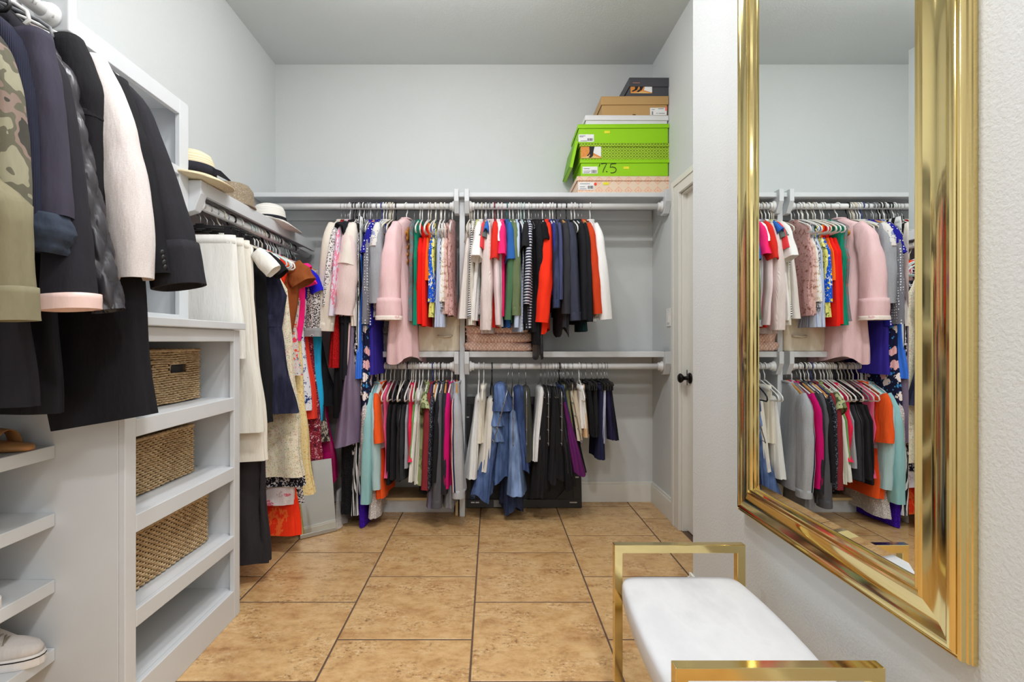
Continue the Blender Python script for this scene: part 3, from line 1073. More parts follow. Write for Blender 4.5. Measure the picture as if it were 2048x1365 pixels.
back(T, 'grey blouse with small white dots', 'blouse', 'shirt', fab('dots', (122, 122, 132), (236, 236, 240), s=0.016), 738, 730, 14, 16, 652, 'long', 648, 'o', xs=731, ws=14)
back(T, 'deep blue polka dot blouse', 'blouse', 'shirt', fab('dots', (30, 28, 140), (232, 232, 240), s=0.018), 748, 740, 14, 17, 652, 'tee', 512, 'b', xs=735, ws=16)
back(T, 'heather grey elbow-sleeved top', 'knit_shirt', 'shirt', fab('heather', (158, 160, 166)), 752, 751, 22, 30, 606, 'long', 607, 'w', xs=751, ws=29)
back(T, 'cream blouse with faded blue bouquet hem', 'blouse', 'shirt', fab('floral', (222, 218, 214), (150, 160, 190), (206, 170, 170), (120, 126, 150), s=0.05), 758, 752, 14, 20, 634, 'tee', 500, 'w')
back(T, 'bright cobalt camisole', 'camisole', 'shirt', fab('plain', (26, 74, 190)), 764, 763, 10, 12, 560, 'tank', None, 'v')
back(T, 'taupe strappy camisole', 'camisole', 'shirt', fab('satin', (150, 132, 118)), 767, 766, 9, 14, 640, 'tank', None, 'v')
back(T, 'black strappy camisole', 'camisole', 'shirt', f_black, 772, 772, 10, 14, 632, 'tank', None, 'v')
back(T, 'black scalloped camisole', 'camisole', 'shirt', fab('satin', (26, 26, 30)), 779, 776, 10, 12, 600, 'tank', None, 'k')
back(T, 'teal and coral paisley top', 'sleeveless_blouse', 'shirt', fab('floral', (110, 122, 126), (196, 84, 70), (80, 150, 150), (150, 90, 80), s=0.022), 818, 823, 14, 18, 642, 'dress', None, 'i')
back(T, 'emerald green shell top', 'sleeveless_blouse', 'shirt', fab('plain', (16, 132, 104)), 830, 832, 12, 16, 650, 'dress', None, 'w', amp=0.006)
back(T, 'bright red ruffle-edged tank', 'tank_shirt', 'shirt', fab('plain', (232, 22, 14)), 835, 841, 18, 24, 648, 'tank', None, 'w', amp=0.01, waves=4)
back(T, 'scarlet tank with frilled neck', 'tank_shirt', 'shirt', fab('plain', (238, 34, 22)), 848, 849, 15, 16, 652, 'tank', None, 'w', amp=0.006)
back(T, 'short orange strappy camisole', 'camisole', 'shirt', fab('plain', (246, 110, 30)), 853, 853, 10, 14, 560, 'tank', None, 'v')
back(T, 'royal blue daisy print tank', 'tank_shirt', 'shirt', fab('floral', (24, 92, 208), (244, 244, 248), (244, 220, 40), (240, 240, 244), s=0.03), 863, 860, 14, 19, 604, 'tank', None, 'v')
back(T, 'yellow and green floral camisole', 'camisole', 'shirt', fab('floral', (226, 218, 120), (70, 110, 60), (240, 240, 210), (40, 60, 40), s=0.03), 864, 861, 10, 15, 634, 'tank', None, 'w')
back(T, 'pale blue pinstriped sleeveless shirt', 'sleeveless_shirt', 'shirt', fab('vstripe', (206, 214, 232), (150, 164, 200), s=0.008), 874, 873, 14, 26, 654, 'tank', None, 'v', amp=0.008)
back(T, 'white lace top with gold blossoms', 'lace_shirt', 'shirt', fab('brocade', (232, 228, 224), (236, 232, 228), (198, 160, 110)), 883, 882, 14, 20, 603, 'tank', None, 'w')
back(T, 'pale grey printed camisole', 'camisole', 'shirt', fab('speckle', (214, 214, 214), (90, 94, 110), s=0.01), 876, 878, 10, 14, 620, 'tank', None, 'w')
back(T, 'blush pink brocade camisole', 'camisole', 'shirt', fab('brocade', (226, 190, 180), (216, 178, 168), (150, 106, 92)), 892, 890, 16, 22, 628, 'tank', None, 'i')
back(T, 'dusty mauve brocade shell top', 'sleeveless_blouse', 'shirt', fab('brocade', (190, 142, 142), (206, 164, 160), (136, 84, 70)), 899, 900, 12, 16, 631, 'dress', None, 'w', wt=0.21, wh=0.22)

# pink cardigan: bigger, turned toward the room, with sequin flowers
pk = fab('knit', (236, 198, 200))
kk = 2.98 / F
cloc = ((800 - CX) * kk, YROD, ZRU)
crot = -PI / 2 + math.radians(-14)
root = garment(cloc, crot, 'cardigan', 'cardigan', 'long pale pink wool cardigan with sequin flowers and wide rolled cuffs', 'clothes ' + PLACE['C'], pk, 'long',
               -0.085, CZ - (722 - CY) * kk - ZRU, 0.036, 0.088, 0.004, amp=0.014, wt=0.18, wh=0.18, ripple=0.025)
for mir in (False, True):
    ze = CZ - (636 - CY) * kk - ZRU
    put(root, 'sleeve', sleeve_mesh([(0.14, 0, -0.15), (0.19, 0.002, -0.24), (0.23, -0.006, -0.42), (0.235, -0.008, ze)], [0.04, 0.066, 0.064, 0.06], [0.026, 0.04, 0.056, 0.066], 41 + mir, rows=22), pk, mir)
    put(root, 'cuff', sleeve_mesh([(0.235, -0.008, ze + 0.115), (0.235, -0.008, ze - 0.006)], [0.068, 0.067], [0.07, 0.076], 51, rows=6, wr=0.03), pk, mir)
    put(root, 'sleeve_lining', sleeve_mesh([(0.235, -0.008, ze + 0.012), (0.235, -0.008, ze - 0.012)], [0.069, 0.069], [0.077, 0.078], 51, rows=3, wr=0.03), fab('plain', (240, 226, 216)), mir)
goldseq = fab('sequin', (196, 130, 40), (120, 60, 20))
for s in (-1, 1):
    petals = MB()
    petals.lathe([(0.001, 0), (0.024, 0.0), (0.03, 0.004), (0.02, 0.009), (0.001, 0.011)], 14)
    for j in range(5):
        a = 0.5 + j * 1.256
        petals.lathe([(0.001, 0), (0.016, 0.0), (0.018, 0.003), (0.001, 0.007)], 10, (0.03 * math.cos(a), 0.03 * math.sin(a), 0))
    for j in range(6):
        petals.lathe([(0.001, 0), (0.012, 0.0), (0.013, 0.003), (0.001, 0.006)], 8, (0.012 * (-1) ** j, -0.06 - 0.022 * j, 0))
    o = petals.build('sequin_flower', goldseq, root, loc=(0.09, s * 0.05, -0.2), rot=(math.radians(90 * (1 if s < 0 else -1)), 0, 0), smooth=True)
    if s > 0:
        o.rotation_euler = (math.radians(90), 0, PI)
make_hanger('w', cloc, crot, 'holding the long pale pink wool cardigan', PLACE['C'])

# --- zone D: upper rail, right bay
T = 'D'
back(T, 'off-white long sleeveless tunic', 'tunic', 'shirt', fab('plain', (222, 214, 208)), 937, 927, 14, 26, 637, 'tank', None, 'v', amp=0.008)
back(T, 'cream ribbed tank with long straps', 'tank_shirt', 'shirt', fab('rib', (226, 220, 208)), 941, 940, 12, 18, 650, 'tank', None, 'v')
back(T, 'navy and white striped tank', 'tank_shirt', 'shirt', fab('stripe', (236, 234, 232), (30, 32, 48), s=0.014), 946, 941, 13, 15, 634, 'dress', None, 'w')
back(T, 'pale yellow narrow tank', 'tank_shirt', 'shirt', fab('plain', (222, 220, 140)), 954, 951, 9, 8, 640, 'dress', None, 'w')
back(T, 'white cotton t-shirt with folded sleeves', 't_shirt', 'shirt', f_white, 962, 954, 14, 16, 641, 'tee', 520, 'v', xs=957, ws=22)
back(T, 'dark sage t-shirt', 't_shirt', 'shirt', fab('plain', (96, 106, 102)), 968, 961, 16, 13, 637, 'tee', 485, 'i', xs=960, ws=23)
back(T, 'bright blue t-shirt', 't_shirt', 'shirt', fab('plain', (44, 104, 190)), 971, 967, 10, 10, 620, 'tee', 478, 'w', xs=968, ws=12)
back(T, 'coral red t-shirt', 't_shirt', 'shirt', fab('plain', (226, 64, 70)), 969, 964, 9, 9, 648, 'tee', 505, 'i', xs=964, ws=12)
back(T, 'fine black striped pullover', 'knit_shirt', 'shirt', fab('stripe', (228, 222, 222), (26, 26, 34), s=0.009), 973, 964, 9, 9, 628, 'dress', None, 'i')
back(T, 'long blush ribbed tunic', 'tunic', 'shirt', fab('rib', (230, 214, 210)), 979, 976, 15, 25, 667, 'long', 660, 'g', xs=975, ws=24)
back(T, 'pink-tinted white long-sleeved tee', 'knit_shirt', 'shirt', fab('plain', (234, 212, 214)), 986, 992, 10, 14, 648, 'long', 650, 'w', xs=993, ws=13)
back(T, 'tomato red crew t-shirt', 't_shirt', 'shirt', fab('plain', (214, 44, 34)), 990, 991, 14, 12, 655, 'tee', 525, 'r', xs=988, ws=17)
back(T, 'dark plum narrow top', 'knit_shirt', 'shirt', fab('plain', (40, 36, 58)), 991, 995, 8, 8, 588, 'dress', None, 'i')
back(T, 'bright white v-neck t-shirt', 't_shirt', 'shirt', fab('plain', (240, 240, 244)), 997, 999, 14, 14, 653, 'tee', 492, 'w', xs=993, ws=24)
back(T, 'hot pink t-shirt', 't_shirt', 'shirt', fab('plain', (244, 42, 116)), 1005, 1006, 14, 8, 633, 'tee', 516, 'w', xs=1003, ws=20)
back(T, 'steel blue t-shirt', 't_shirt', 'shirt', fab('plain', (44, 96, 166)), 1016, 1014, 14, 13, 655, 'tee', 525, 't', xs=1017, ws=19)
back(T, 'forest green button shirt', 'shirt', 'shirt', fab('plain', (74, 112, 80)), 1022, 1016, 14, 17, 645, 'long', 640, 'w', xs=1014, ws=15)
back(T, 'olive roll-sleeved blouse', 'blouse', 'shirt', fab('plain', (104, 118, 84)), 1029, 1030, 17, 18, 618, 'long', 630, 'w', xs=1030, ws=20, cuff=True)
back(T, 'light blue chambray shirt', 'shirt', 'shirt', fab('plain', (190, 204, 226)), 1037, 1038, 10, 16, 664, 'long', 655, 'i', xs=1034, ws=11)
back(T, 'midnight navy shell top', 'sleeveless_blouse', 'shirt', fab('plain', (24, 26, 50)), 1041, 1045, 12, 14, 645, 'dress', None, 'w')
back(T, 'white-hemmed pale grey blouse', 'blouse', 'shirt', fab('stripe', (220, 222, 228), (180, 184, 200), s=0.02), 1046, 1040, 9, 12, 662, 'dress', None, 'a')
back(T, 'black short-sleeved t-shirt', 't_shirt', 'shirt', fab('plain', (32, 32, 35)), 1053, 1056, 14, 14, 660, 'tee', 500, 'a', xs=1052, ws=18)
back(T, 'navy pullover with thin white stripes', 'pullover', 'shirt', fab('stripe', (40, 42, 64), (210, 212, 222), s=0.017), 1063, 1059, 13, 16, 658, 'long', 608, 'w', xs=1056, ws=13)
back(T, 'plain ink-black knit top', 'knit_shirt', 'shirt', fab('knit', (26, 26, 30)), 1068, 1066, 12, 14, 664, 'dress', None, 'i')
back(T, 'sheer black lace blouse', 'lace_blouse', 'shirt', fab('lace', (34, 33, 38), (8, 8, 10)), 1077, 1076, 18, 18, 690, 'long', 570, 'i', xs=1080, ws=16)
back(T, 'black tie-front blouse hanging low', 'blouse', 'shirt', fab('satin', (24, 24, 27)), 1083, 1081, 12, 18, 714, 'dress', None, 'i', ripple=0.02)
back(T, 'black velvet short-sleeved top', 'velvet_shirt', 'shirt', f_blackvelvet, 1092, 1086, 14, 14, 640, 'tee', 490, 'w', xs=1094, ws=18)
back(T, 'flame red-orange wrap blouse', 'wrap_blouse', 'shirt', fab('plain', (250, 52, 24)), 1099, 1088, 16, 28, 662, 'long', 645, 'i', xs=1086, ws=27, ripple=0.02)
back(T, 'deep royal blue shell blouse', 'blouse', 'shirt', fab('plain', (42, 54, 138)), 1108, 1107, 11, 10, 600, 'long', 590, 'w', xs=1107, ws=10)
back(T, 'dark indigo denim jacket', 'denim_jacket', 'jacket', fab('denim', (46, 54, 80)), 1114, 1116, 11, 17, 600, 'long', 615, 'w', xs=1116, ws=15, cuff=True)
back(T, 'slate violet cardigan', 'cardigan', 'cardigan', fab('plain', (74, 78, 116)), 1122, 1122, 11, 10, 610, 'long', 600, 'k', xs=1122, ws=10)
back(T, 'charcoal open-front cardigan', 'cardigan', 'cardigan', fab('plain', (52, 52, 58)), 1131, 1131, 15, 20, 664, 'long', 628, 'o', xs=1130, ws=18, ripple=0.03)
back(T, 'ink grey ribbed-cuff jacket', 'jacket', 'jacket', fab('plain', (58, 62, 78)), 1143, 1150, 16, 25, 630, 'long', 640, 'k', xs=1152, ws=22, cuff=True)
back(T, 'black sequinned top', 'sequin_shirt', 'shirt', fab('sequin', (20, 20, 24), (70, 70, 80)), 1154, 1158, 10, 12, 620, 'dress', None, 'w')
back(T, 'black collared jacket', 'jacket', 'jacket', fab('plain', (28, 29, 34)), 1161, 1166, 13, 17, 645, 'long', 640, 'w', xs=1166, ws=15)
back(T, 'dark bottle green sweater', 'sweater', 'sweater', fab('plain', (10, 44, 46)), 1168, 1176, 12, 15, 662, 'dress', None, 'i')
back(T, 'black ribbed cardigan', 'cardigan', 'cardigan', fab('rib', (30, 31, 36)), 1169, 1174, 10, 12, 640, 'long', 644, 'i', xs=1175, ws=11)
back(T, 'rust orange button cardigan', 'cardigan', 'cardigan', fab('plain', (206, 66, 30)), 1176, 1188, 16, 20, 626, 'long', 628, 'o', xs=1189, ws=20)
back(T, 'soft white cardigan, last on its rail', 'cardigan', 'cardigan', fab('plain', (240, 240, 240)), 1194, 1206, 14, 22, 632, 'long', 639, 'w', xs=1210, ws=25)

# --- zone E: lower rail, left bay
T = 'E'
back(T, 'white crochet lace top', 'lace_shirt', 'shirt', fab('lace', (232, 224, 222), (150, 140, 142)), 735, 731, 12, 18, 952, 'long', 950, 'w', xs=729, ws=17)
back(T, 'white lace skirt hanging near the floor', 'lace_skirt', 'skirt', fab('lace', (236, 230, 226), (160, 152, 150), s=0.01), 740, 741, 12, 24, 1040, 'dress', None, 'i')
back(T, 'soft aqua long-sleeved tee', 'long_sleeve_tee', 'shirt', fab('plain', (150, 200, 204)), 740, 734, 14, 25, 1008, 'long', 1004, 'w', xs=733, ws=22)
back(T, 'pale blue-grey running top', 'running_shirt', 'shirt', fab('plain', (178, 208, 212)), 747, 748, 14, 18, 972, 'long', 977, 'w', xs=750, ws=19)
back(T, 'bright orange running top', 'running_shirt', 'shirt', fab('plain', (246, 92, 34)), 750, 756, 12, 24, 1000, 'tee', 885, 'w', xs=758, ws=15)
back(T, 'silver grey silky sleeveless top', 'sleeveless_blouse', 'shirt', fab('satin', (186, 184, 188)), 756, 760, 12, 16, 900, 'tank', None, 'v')
back(T, 'rose pink gym top', 'gym_shirt', 'shirt', fab('plain', (232, 94, 136)), 767, 769, 9, 13, 958, 'dress', None, 'w')
back(T, 'black gym tank with blue strap', 'gym_tank', 'shirt', fab('plain', (26, 26, 29)), 775, 778, 11, 14, 972, 'tank', None, 'v')
back(T, 'faded black racerback tank', 'racerback_tank', 'shirt', fab('plain', (36, 35, 38)), 783, 785, 11, 14, 960, 'tank', None, 'g')
back(T, 'black gathered workout top', 'workout_shirt', 'shirt', fab('plain', (30, 30, 33)), 791, 791, 11, 14, 920, 'tank', None, 'v', amp=0.014)
back(T, 'black mesh workout tank', 'workout_tank', 'shirt', fab('satin', (30, 30, 34)), 798, 799, 11, 14, 965, 'tank', None, 'w')
back(T, 'grey-black marled tank', 'tank_shirt', 'shirt', fab('heather', (54, 54, 58)), 804, 806, 10, 12, 962, 'tank', None, 'k')
back(T, 'light grey gym tank', 'gym_tank', 'shirt', fab('plain', (170, 170, 178)), 812, 813, 9, 11, 938, 'tank', None, 'w')
back(T, 'neon raspberry long top', 'workout_shirt', 'shirt', fab('plain', (236, 40, 84)), 816, 818, 10, 12, 925, 'dress', None, 'v')
back(T, 'leaf green strappy tank', 'tank_shirt', 'shirt', fab('plain', (122, 176, 106)), 821, 822, 8, 9, 930, 'tank', None, 'w')
back(T, 'white racerback tank', 'racerback_tank', 'shirt', fab('plain', (230, 228, 222)), 829, 822, 13, 16, 966, 'tank', None, 'w')
back(T, 'ivory gym tee', 'gym_shirt', 'shirt', fab('plain', (222, 220, 206)), 836, 832, 10, 12, 970, 'tank', None, 'w')
back(T, 'green camouflage t-shirt', 't_shirt', 'shirt', fab('camo', (150, 160, 112), (120, 130, 86), (86, 96, 66), (176, 180, 134)), 848, 835, 15, 24, 973, 'tee', 825, 'w', xs=851, ws=20)
back(T, 'dark wine long-sleeved top', 'long_sleeve_tee', 'shirt', fab('plain', (134, 44, 52)), 857, 851, 12, 21, 976, 'long', 977, 'b', xs=850, ws=18)
back(T, 'black cropped jacket, low hem', 'jacket', 'jacket', f_black, 862, 842, 9, 22, 990, 'dress', None, 'w')
back(T, 'dark speckled fleece', 'fleece', 'sweater', fab('speckle', (44, 46, 56), (30, 30, 38), (150, 156, 176), s=0.006), 867, 858, 9, 11, 985, 'long', 975, 'o', xs=860, ws=10)
back(T, 'lilac grey sweatshirt', 'sweatshirt', 'sweater', fab('plain', (118, 112, 132)), 871, 857, 9, 14, 1020, 'dress', None, 'w')
back(T, 'black zipped track jacket', 'track_jacket', 'jacket', fab('plain', (28, 28, 32)), 874, 864, 11, 14, 990, 'long', 960, 'k', xs=866, ws=12)
back(T, 'dark grey marl sweatshirt', 'sweatshirt', 'sweater', fab('heather', (88, 88, 94)), 879, 873, 13, 24, 1010, 'long', 1013, 'w', xs=873, ws=22, cuff=True)
back(T, 'charcoal black hooded top', 'hooded_sweatshirt', 'sweater', fab('plain', (44, 42, 48)), 887, 888, 14, 12, 975, 'long', 985, 'o', xs=886, ws=14)
back(T, 'bright magenta long-sleeved top', 'long_sleeve_tee', 'shirt', fab('plain', (204, 8, 110)), 898, 897, 12, 15, 972, 'long', 974, 'w', xs=896, ws=13)
back(T, 'mid grey sweatshirt with long body', 'sweatshirt', 'sweater', fab('heather', (128, 128, 132)), 900, 897, 12, 26, 1018, 'dress', None, 'i')
g_grey = fab('heather', (172, 174, 180))
back(T, 'light grey sweatshirt with red and navy sleeve stripes', 'sweatshirt', 'sweater', g_grey, 909, 917, 16, 30, 985, 'long', 992, 'o', xs=915, ws=26, cuff=True)
sws = [o for o in bpy.data.objects if o.get('label', '').startswith('light grey sweatshirt with red')][0]
slv = [o for o in sws.children if o.name.startswith('sleeve')][0]
# sleeve stripes follow the room-side edge of the sleeve surface
sv = [v.co.copy() for v in slv.data.vertices]
NS = 20


def stripe_on(q0, q1, mat, lift=0.0022):
    m = MB()
    a, c = [], []
    for i in range(1, 17):
        ctr = sum((sv[i * NS + q] for q in range(NS)), Vector()) / NS

        def pick(qf):
            qa = int(math.floor(qf))
            fr = qf - qa
            p = sv[i * NS + qa % NS] * (1 - fr) + sv[i * NS + (qa + 1) % NS] * fr
            return p + (p - ctr).normalized() * lift
        a.append([pick(q0), pick((q0 + q1) / 2), pick(q1)])
    m.loft(a, closed=False)
    put(sws, 'sleeve_stripe', m, mat)


for (qq, c) in ((0.0, (222, 40, 52)), (0.55, (238, 238, 240)), (1.1, (28, 36, 66))):
    stripe_on(16.6 + qq * 1.45, 17.4 + qq * 1.45, fab('plain', c))
    stripe_on(9.0 + qq * 1.45, 9.8 + qq * 1.45, fab('plain', c))

# --- zone F: lower rail, right bay
T = 'F'
cr2 = fab('plain', (228, 224, 216))
back(T, 'white linen trousers on tube hanger', 'trousers', 'trousers', fab('plain', (230, 230, 228)), 957, 943, 14, 26, 958, 'fold', None, 'w', yt=792, wh=0.13)
back(T, 'cream folded trousers', 'trousers', 'trousers', fab('plain', (232, 226, 212)), 967, 962, 12, 14, 888, 'bottoms', None, 'w')
back(T, 'off-white cropped jeans', 'cropped_jeans', 'jeans', fab('plain', (226, 222, 214)), 984, 964, 20, 18, 945, 'fold', None, 'k', yt=798, wh=0.12)
jd = fab('denim', (72, 92, 134))
jd2 = fab('denim', (112, 134, 172))
jdk = fab('denim', (40, 50, 78))
back(T, 'mid blue jeans fanning toward the floor', 'jeans', 'jeans', jd, 986, 963, 24, 42, 1000, 'fold', None, 'q', yt=866, amp=0.01, waves=5, held='with stacked arms holding the mid blue jeans', ripple=0.03, tilt=-0.27)
hq = [o for o in bpy.data.objects if o.get('label', '').endswith('holding the mid blue jeans')][0]
hq.location.x += (1022 - 986) * 3.09 / F
back(T, 'uppermost folded blue jeans on tier arm', 'jeans', 'jeans', fab('denim', (84, 106, 150)), 1000, 1008, 26, 44, 822, 'fold', None, None, yt=768, wt=0.13, wh=0.14, amp=0.008)
back(T, 'second folded blue jeans on tier arm', 'jeans', 'jeans', fab('denim', (92, 114, 154)), 994, 1000, 24, 36, 852, 'fold', None, None, yt=812, wt=0.12, wh=0.13, amp=0.008)
back(T, 'third folded blue jeans on tier arm', 'jeans', 'jeans', fab('denim', (100, 122, 160)), 988, 994, 24, 32, 884, 'fold', None, None, yt=842, wt=0.115, wh=0.12, amp=0.008)
wj = back(T, 'worn blue jeans with brown patch', 'jeans', 'jeans', fab('denim', (64, 84, 122)), 1010, 1003, 22, 34, 962, 'fold', None, None, yt=822, wt=0.1, wh=0.12, amp=0.012, ripple=0.03)
back(T, 'light blue flared jeans', 'flared_jeans', 'jeans', jd2, 1026, 1035, 17, 40, 990, 'fold', None, 'q', yt=822, wt=0.13, wh=0.16, amp=0.005, held='with stacked arms holding the light blue flared jeans')
back(T, 'dark indigo jeans touching the floor', 'jeans', 'jeans', jdk, 1022, 1024, 20, 34, 1028, 'fold', None, None, yt=860, wt=0.08, wh=0.08, ripple=0.025, amp=0.012)
back(T, 'blue jeans behind the flared pair', 'jeans', 'jeans', fab('denim', (56, 74, 116)), 1040, 1046, 26, 26, 945, 'fold', None, 'i', yt=775, ripple=0.015)
back(T, 'ragged dark jeans with torn hem', 'jeans', 'jeans', fab('denim', (44, 58, 96)), 1048, 1053, 12, 16, 938, 'fold', None, None, yt=835, ripple=0.02, wt=0.09)
back(T, 'dark olive grey trousers', 'trousers', 'trousers', fab('plain', (68, 70, 64)), 1054, 1059, 18, 22, 922, 'fold', None, 'q', yt=775, ripple=0.012, held='with stacked arms holding the dark olive grey trousers')
back(T, 'white slim jeans beside the black ones', 'slim_jeans', 'jeans', fab('plain', (230, 230, 230)), 1084, 1073, 16, 13, 924, 'fold', None, 'i', yt=775)
back(T, 'pale grey slim jeans', 'slim_jeans', 'jeans', fab('heather', (190, 192, 198)), 1086, 1080, 9, 10, 880, 'fold', None, 'i', yt=778, wt=0.09)
for i, (x, xh, w, wh, yh, sh_) in enumerate(((1094, 1076, 16, 26, 998, 'washed black jeans, first of the dark pairs'), (1101, 1090, 14, 26, 985, 'soft black leggings between the dark jeans'),
                                            (1108, 1104, 14, 26, 965, 'black wide-leg trousers with long hem'), (1114, 1118, 15, 28, 958, 'black jeans with small brass button'),
                                            (1120, 1131, 13, 22, 950, 'charcoal dress trousers'), (1126, 1144, 12, 22, 978, 'black stretch jeans nearest the purple pair'))):
    back(T, sh_, 'trousers', 'trousers', fab('plain', ((30, 28, 30), (24, 24, 26), (32, 31, 34), (26, 26, 28), (44, 43, 47), (22, 22, 25))[i]), x, xh, w, wh, yh, 'fold', None, 'q' if i in (0, 4) else 'i', yt=775 + i, amp=0.01, ripple=0.015,
         wt=0.12, wh=0.13, held='of the ' + sh_)
back(T, 'deep purple trousers', 'trousers', 'trousers', fab('plain', (96, 30, 96)), 1127, 1158, 12, 30, 948, 'fold', None, 'q', yt=800, ripple=0.015, wt=0.125, wh=0.15, held='with stacked arms holding the deep purple trousers', tilt=0.2)
back(T, 'ink black trousers behind the purple pair', 'trousers', 'trousers', f_black, 1140, 1166, 12, 22, 950, 'fold', None, 'i', yt=800, wt=0.1)
back(T, 'dark blue denim shorts', 'denim_shorts', 'shorts', fab('denim', (42, 58, 96)), 1124, 1152, 10, 16, 880, 'bottoms', None, 'k')
back(T, 'olive green shorts', 'shorts', 'shorts', fab('plain', (128, 128, 86)), 1133, 1147, 10, 11, 868, 'bottoms', None, 'c')
back(T, 'cream linen shorts', 'shorts', 'shorts', fab('plain', (228, 218, 196)), 1143, 1160, 10, 13, 882, 'bottoms', None, 'c')
back(T, 'beige twill shorts', 'shorts', 'shorts', fab('plain', (216, 202, 180)), 1151, 1160, 10, 12, 868, 'bottoms', None, 'c')
back(T, 'bright white shorts', 'shorts', 'shorts', fab('plain', (238, 236, 234)), 1165, 1170, 13, 19, 858, 'bottoms', None, 'w')
back(T, 'sand coloured shorts behind the white ones', 'shorts', 'shorts', fab('plain', (214, 180, 140)), 1169, 1174, 10, 13, 876, 'bottoms', None, 'i', wt=0.1)
back(T, 'black tailored shorts', 'shorts', 'shorts', f_black, 1179, 1186, 11, 18, 872, 'bottoms', None, 'c', ripple=0.012)
back(T, 'black pleated skirt', 'pleated_skirt', 'skirt', fab('plain', (30, 30, 32)), 1191, 1193, 12, 18, 875, 'bottoms', None, 'c', pleat=0.3) if False else back(T, 'black pleated skirt', 'pleated_skirt', 'skirt', fab('plain', (30, 30, 32)), 1191, 1193, 12, 18, 875, 'bottoms', None, 'c')
back(T, 'navy cropped leggings', 'leggings', 'trousers', f_navy, 1203, 1203, 11, 17, 921, 'bottoms', None, 'c')
back(T, 'pale lilac shorts', 'shorts', 'shorts', fab('plain', (186, 188, 210)), 1211, 1212, 8, 9, 888, 'bottoms', None, 'c')
back(T, 'ink navy flared skirt', 'skirt', 'skirt', fab('plain', (38, 32, 66)), 1218, 1224, 10, 18, 878, 'bottoms', None, 'c', ripple=0.01)
back(T, 'dark navy shorts, last on the low rail', 'shorts', 'shorts', fab('plain', (24, 24, 38)), 1223, 1233, 9, 18, 882, 'bottoms', None, 'c')

# --- zone B: side wall rail, dresses facing the camera
T = 'B'


def side(short, name, cat, mat, Y, zh, kind, t=0.028, th=0.045, wt=0.2, wh=0.22, zs=None, hg='w', zt=None, ve=0.0, rot=0.0, dx=0.0, **kw):
    loc = (-1.245, Y, ZRB)
    zt = zt if zt is not None else (-0.097 if kind not in ('bottoms', 'fold') else -0.13)
    rt = math.radians(rot + R.uniform(-3, 3))
    root = garment(loc, rt, name, cat, short + ' ' + PLACE[T], 'clothes ' + PLACE[T], mat, kind, zt, zh - ZRB, t, th, ve, wt=wt, wh=wh,
                   zs=None if zs is None else zs - ZRB, **kw)
    if hg:
        make_hanger(hg, loc, rt, 'holding the ' + short, PLACE[T])
    return root


fw = fab('plain', (230, 228, 222))
side('cream pencil skirt in front', 'pencil_skirt', 'skirt', fw, 2.165, 1.045, 'bottoms', 0.02, 0.035, 0.15, 0.195, hg='c', amp=0.006)
side('ivory second skirt', 'pencil_skirt', 'skirt', fab('plain', (222, 219, 210)), 2.215, 0.72, 'bottoms', 0.02, 0.03, 0.155, 0.243, hg='c', amp=0.006)
side('long off-white wide trousers', 'trousers', 'trousers', fab('plain', (226, 220, 208)), 2.27, 0.585, 'bottoms', 0.02, 0.035, 0.155, 0.236, hg='c', amp=0.008)
side('white cap-sleeved dress', 'dress', 'dress', fab('plain', (234, 231, 224)), 2.325, 0.64, 'tee', 0.026, 0.035, 0.15, 0.15, zs=1.44, hg='v', sw=0.6, rs=0.03)
side('black velvet floor-length skirt', 'velvet_skirt', 'skirt', fab('velvet', (46, 43, 46)), 2.36, 0.1, 'bottoms', 0.022, 0.05, 0.13, 0.21, hg='c', amp=0.018, waves=6)
side('black tailored blazer dress', 'dress', 'dress', f_black, 2.42, 0.73, 'tee', 0.025, 0.04, 0.16, 0.18, zs=1.44, hg='k', sw=0.55, rs=0.025)
den = fab('denim', (32, 33, 54))
o = side('dark denim pinafore dress with waist band', 'pinafore_dress', 'dress', den, 2.49, 0.765, 'dress', 0.028, 0.05, 0.235, 0.27, hg='w', amp=0.006)
lv = [(-0.45, 0.207, 0.036, 0, 0), (-0.51, 0.211, 0.037, 0, 0)]
put(o, 'waist_band', body_mesh(lv, 0.0, 3, 1, rows=3, top='cap', pleat=0.0, endfold=0.0), den)
side('cream sundress with tiny multicolour flowers', 'sundress', 'dress', fab('floral', (226, 218, 196), (206, 150, 150), (130, 146, 110), (200, 180, 120), s=0.016), 2.585, 0.435, 'tank', 0.022, 0.06, 0.2, 0.275, hg='a', amp=0.014, waves=5)
side('black skirt dress with white sprigs', 'sundress', 'dress', fab('floral', (26, 26, 40), (226, 226, 232), (190, 190, 200), (226, 226, 232), s=0.03), 2.63, 0.37, 'tank', 0.022, 0.05, 0.19, 0.265, hg='a')
side('pink and white floral slip', 'slip_dress', 'dress', fab('floral', (230, 218, 222), (226, 120, 140), (206, 180, 190), (240, 230, 230), s=0.04), 2.66, 0.27, 'tank', 0.02, 0.04, 0.18, 0.22, hg='w')
side('bright red-orange geometric dress', 'maxi_dress', 'dress', fab('marble', (250, 56, 22), (252, 110, 50), s=0.11), 2.70, 0.1, 'dress', 0.022, 0.045, 0.17, 0.235, hg='w')
o = side('chestnut brown cap-sleeved dress', 'cap_sleeve_dress', 'dress', fab('plain', (142, 76, 36)), 2.745, 1.1, 'tee', 0.035, 0.05, 0.2, 0.15, zs=1.43, hg='v', rs=0.06)
side('black dotted long dress', 'maxi_dress', 'dress', fab('speckle', (24, 24, 28), (214, 206, 206), s=0.008), 2.785, 0.23, 'dress', 0.02, 0.035, 0.17, 0.2, hg='k')
side('orange and teal leaf print wrap dress', 'wrap_dress', 'dress', fab('floral', (214, 206, 200), (232, 84, 50), (40, 120, 136), (226, 60, 110), s=0.03), 2.81, 0.93, 'dress', 0.026, 0.04, 0.19, 0.19, hg='w')
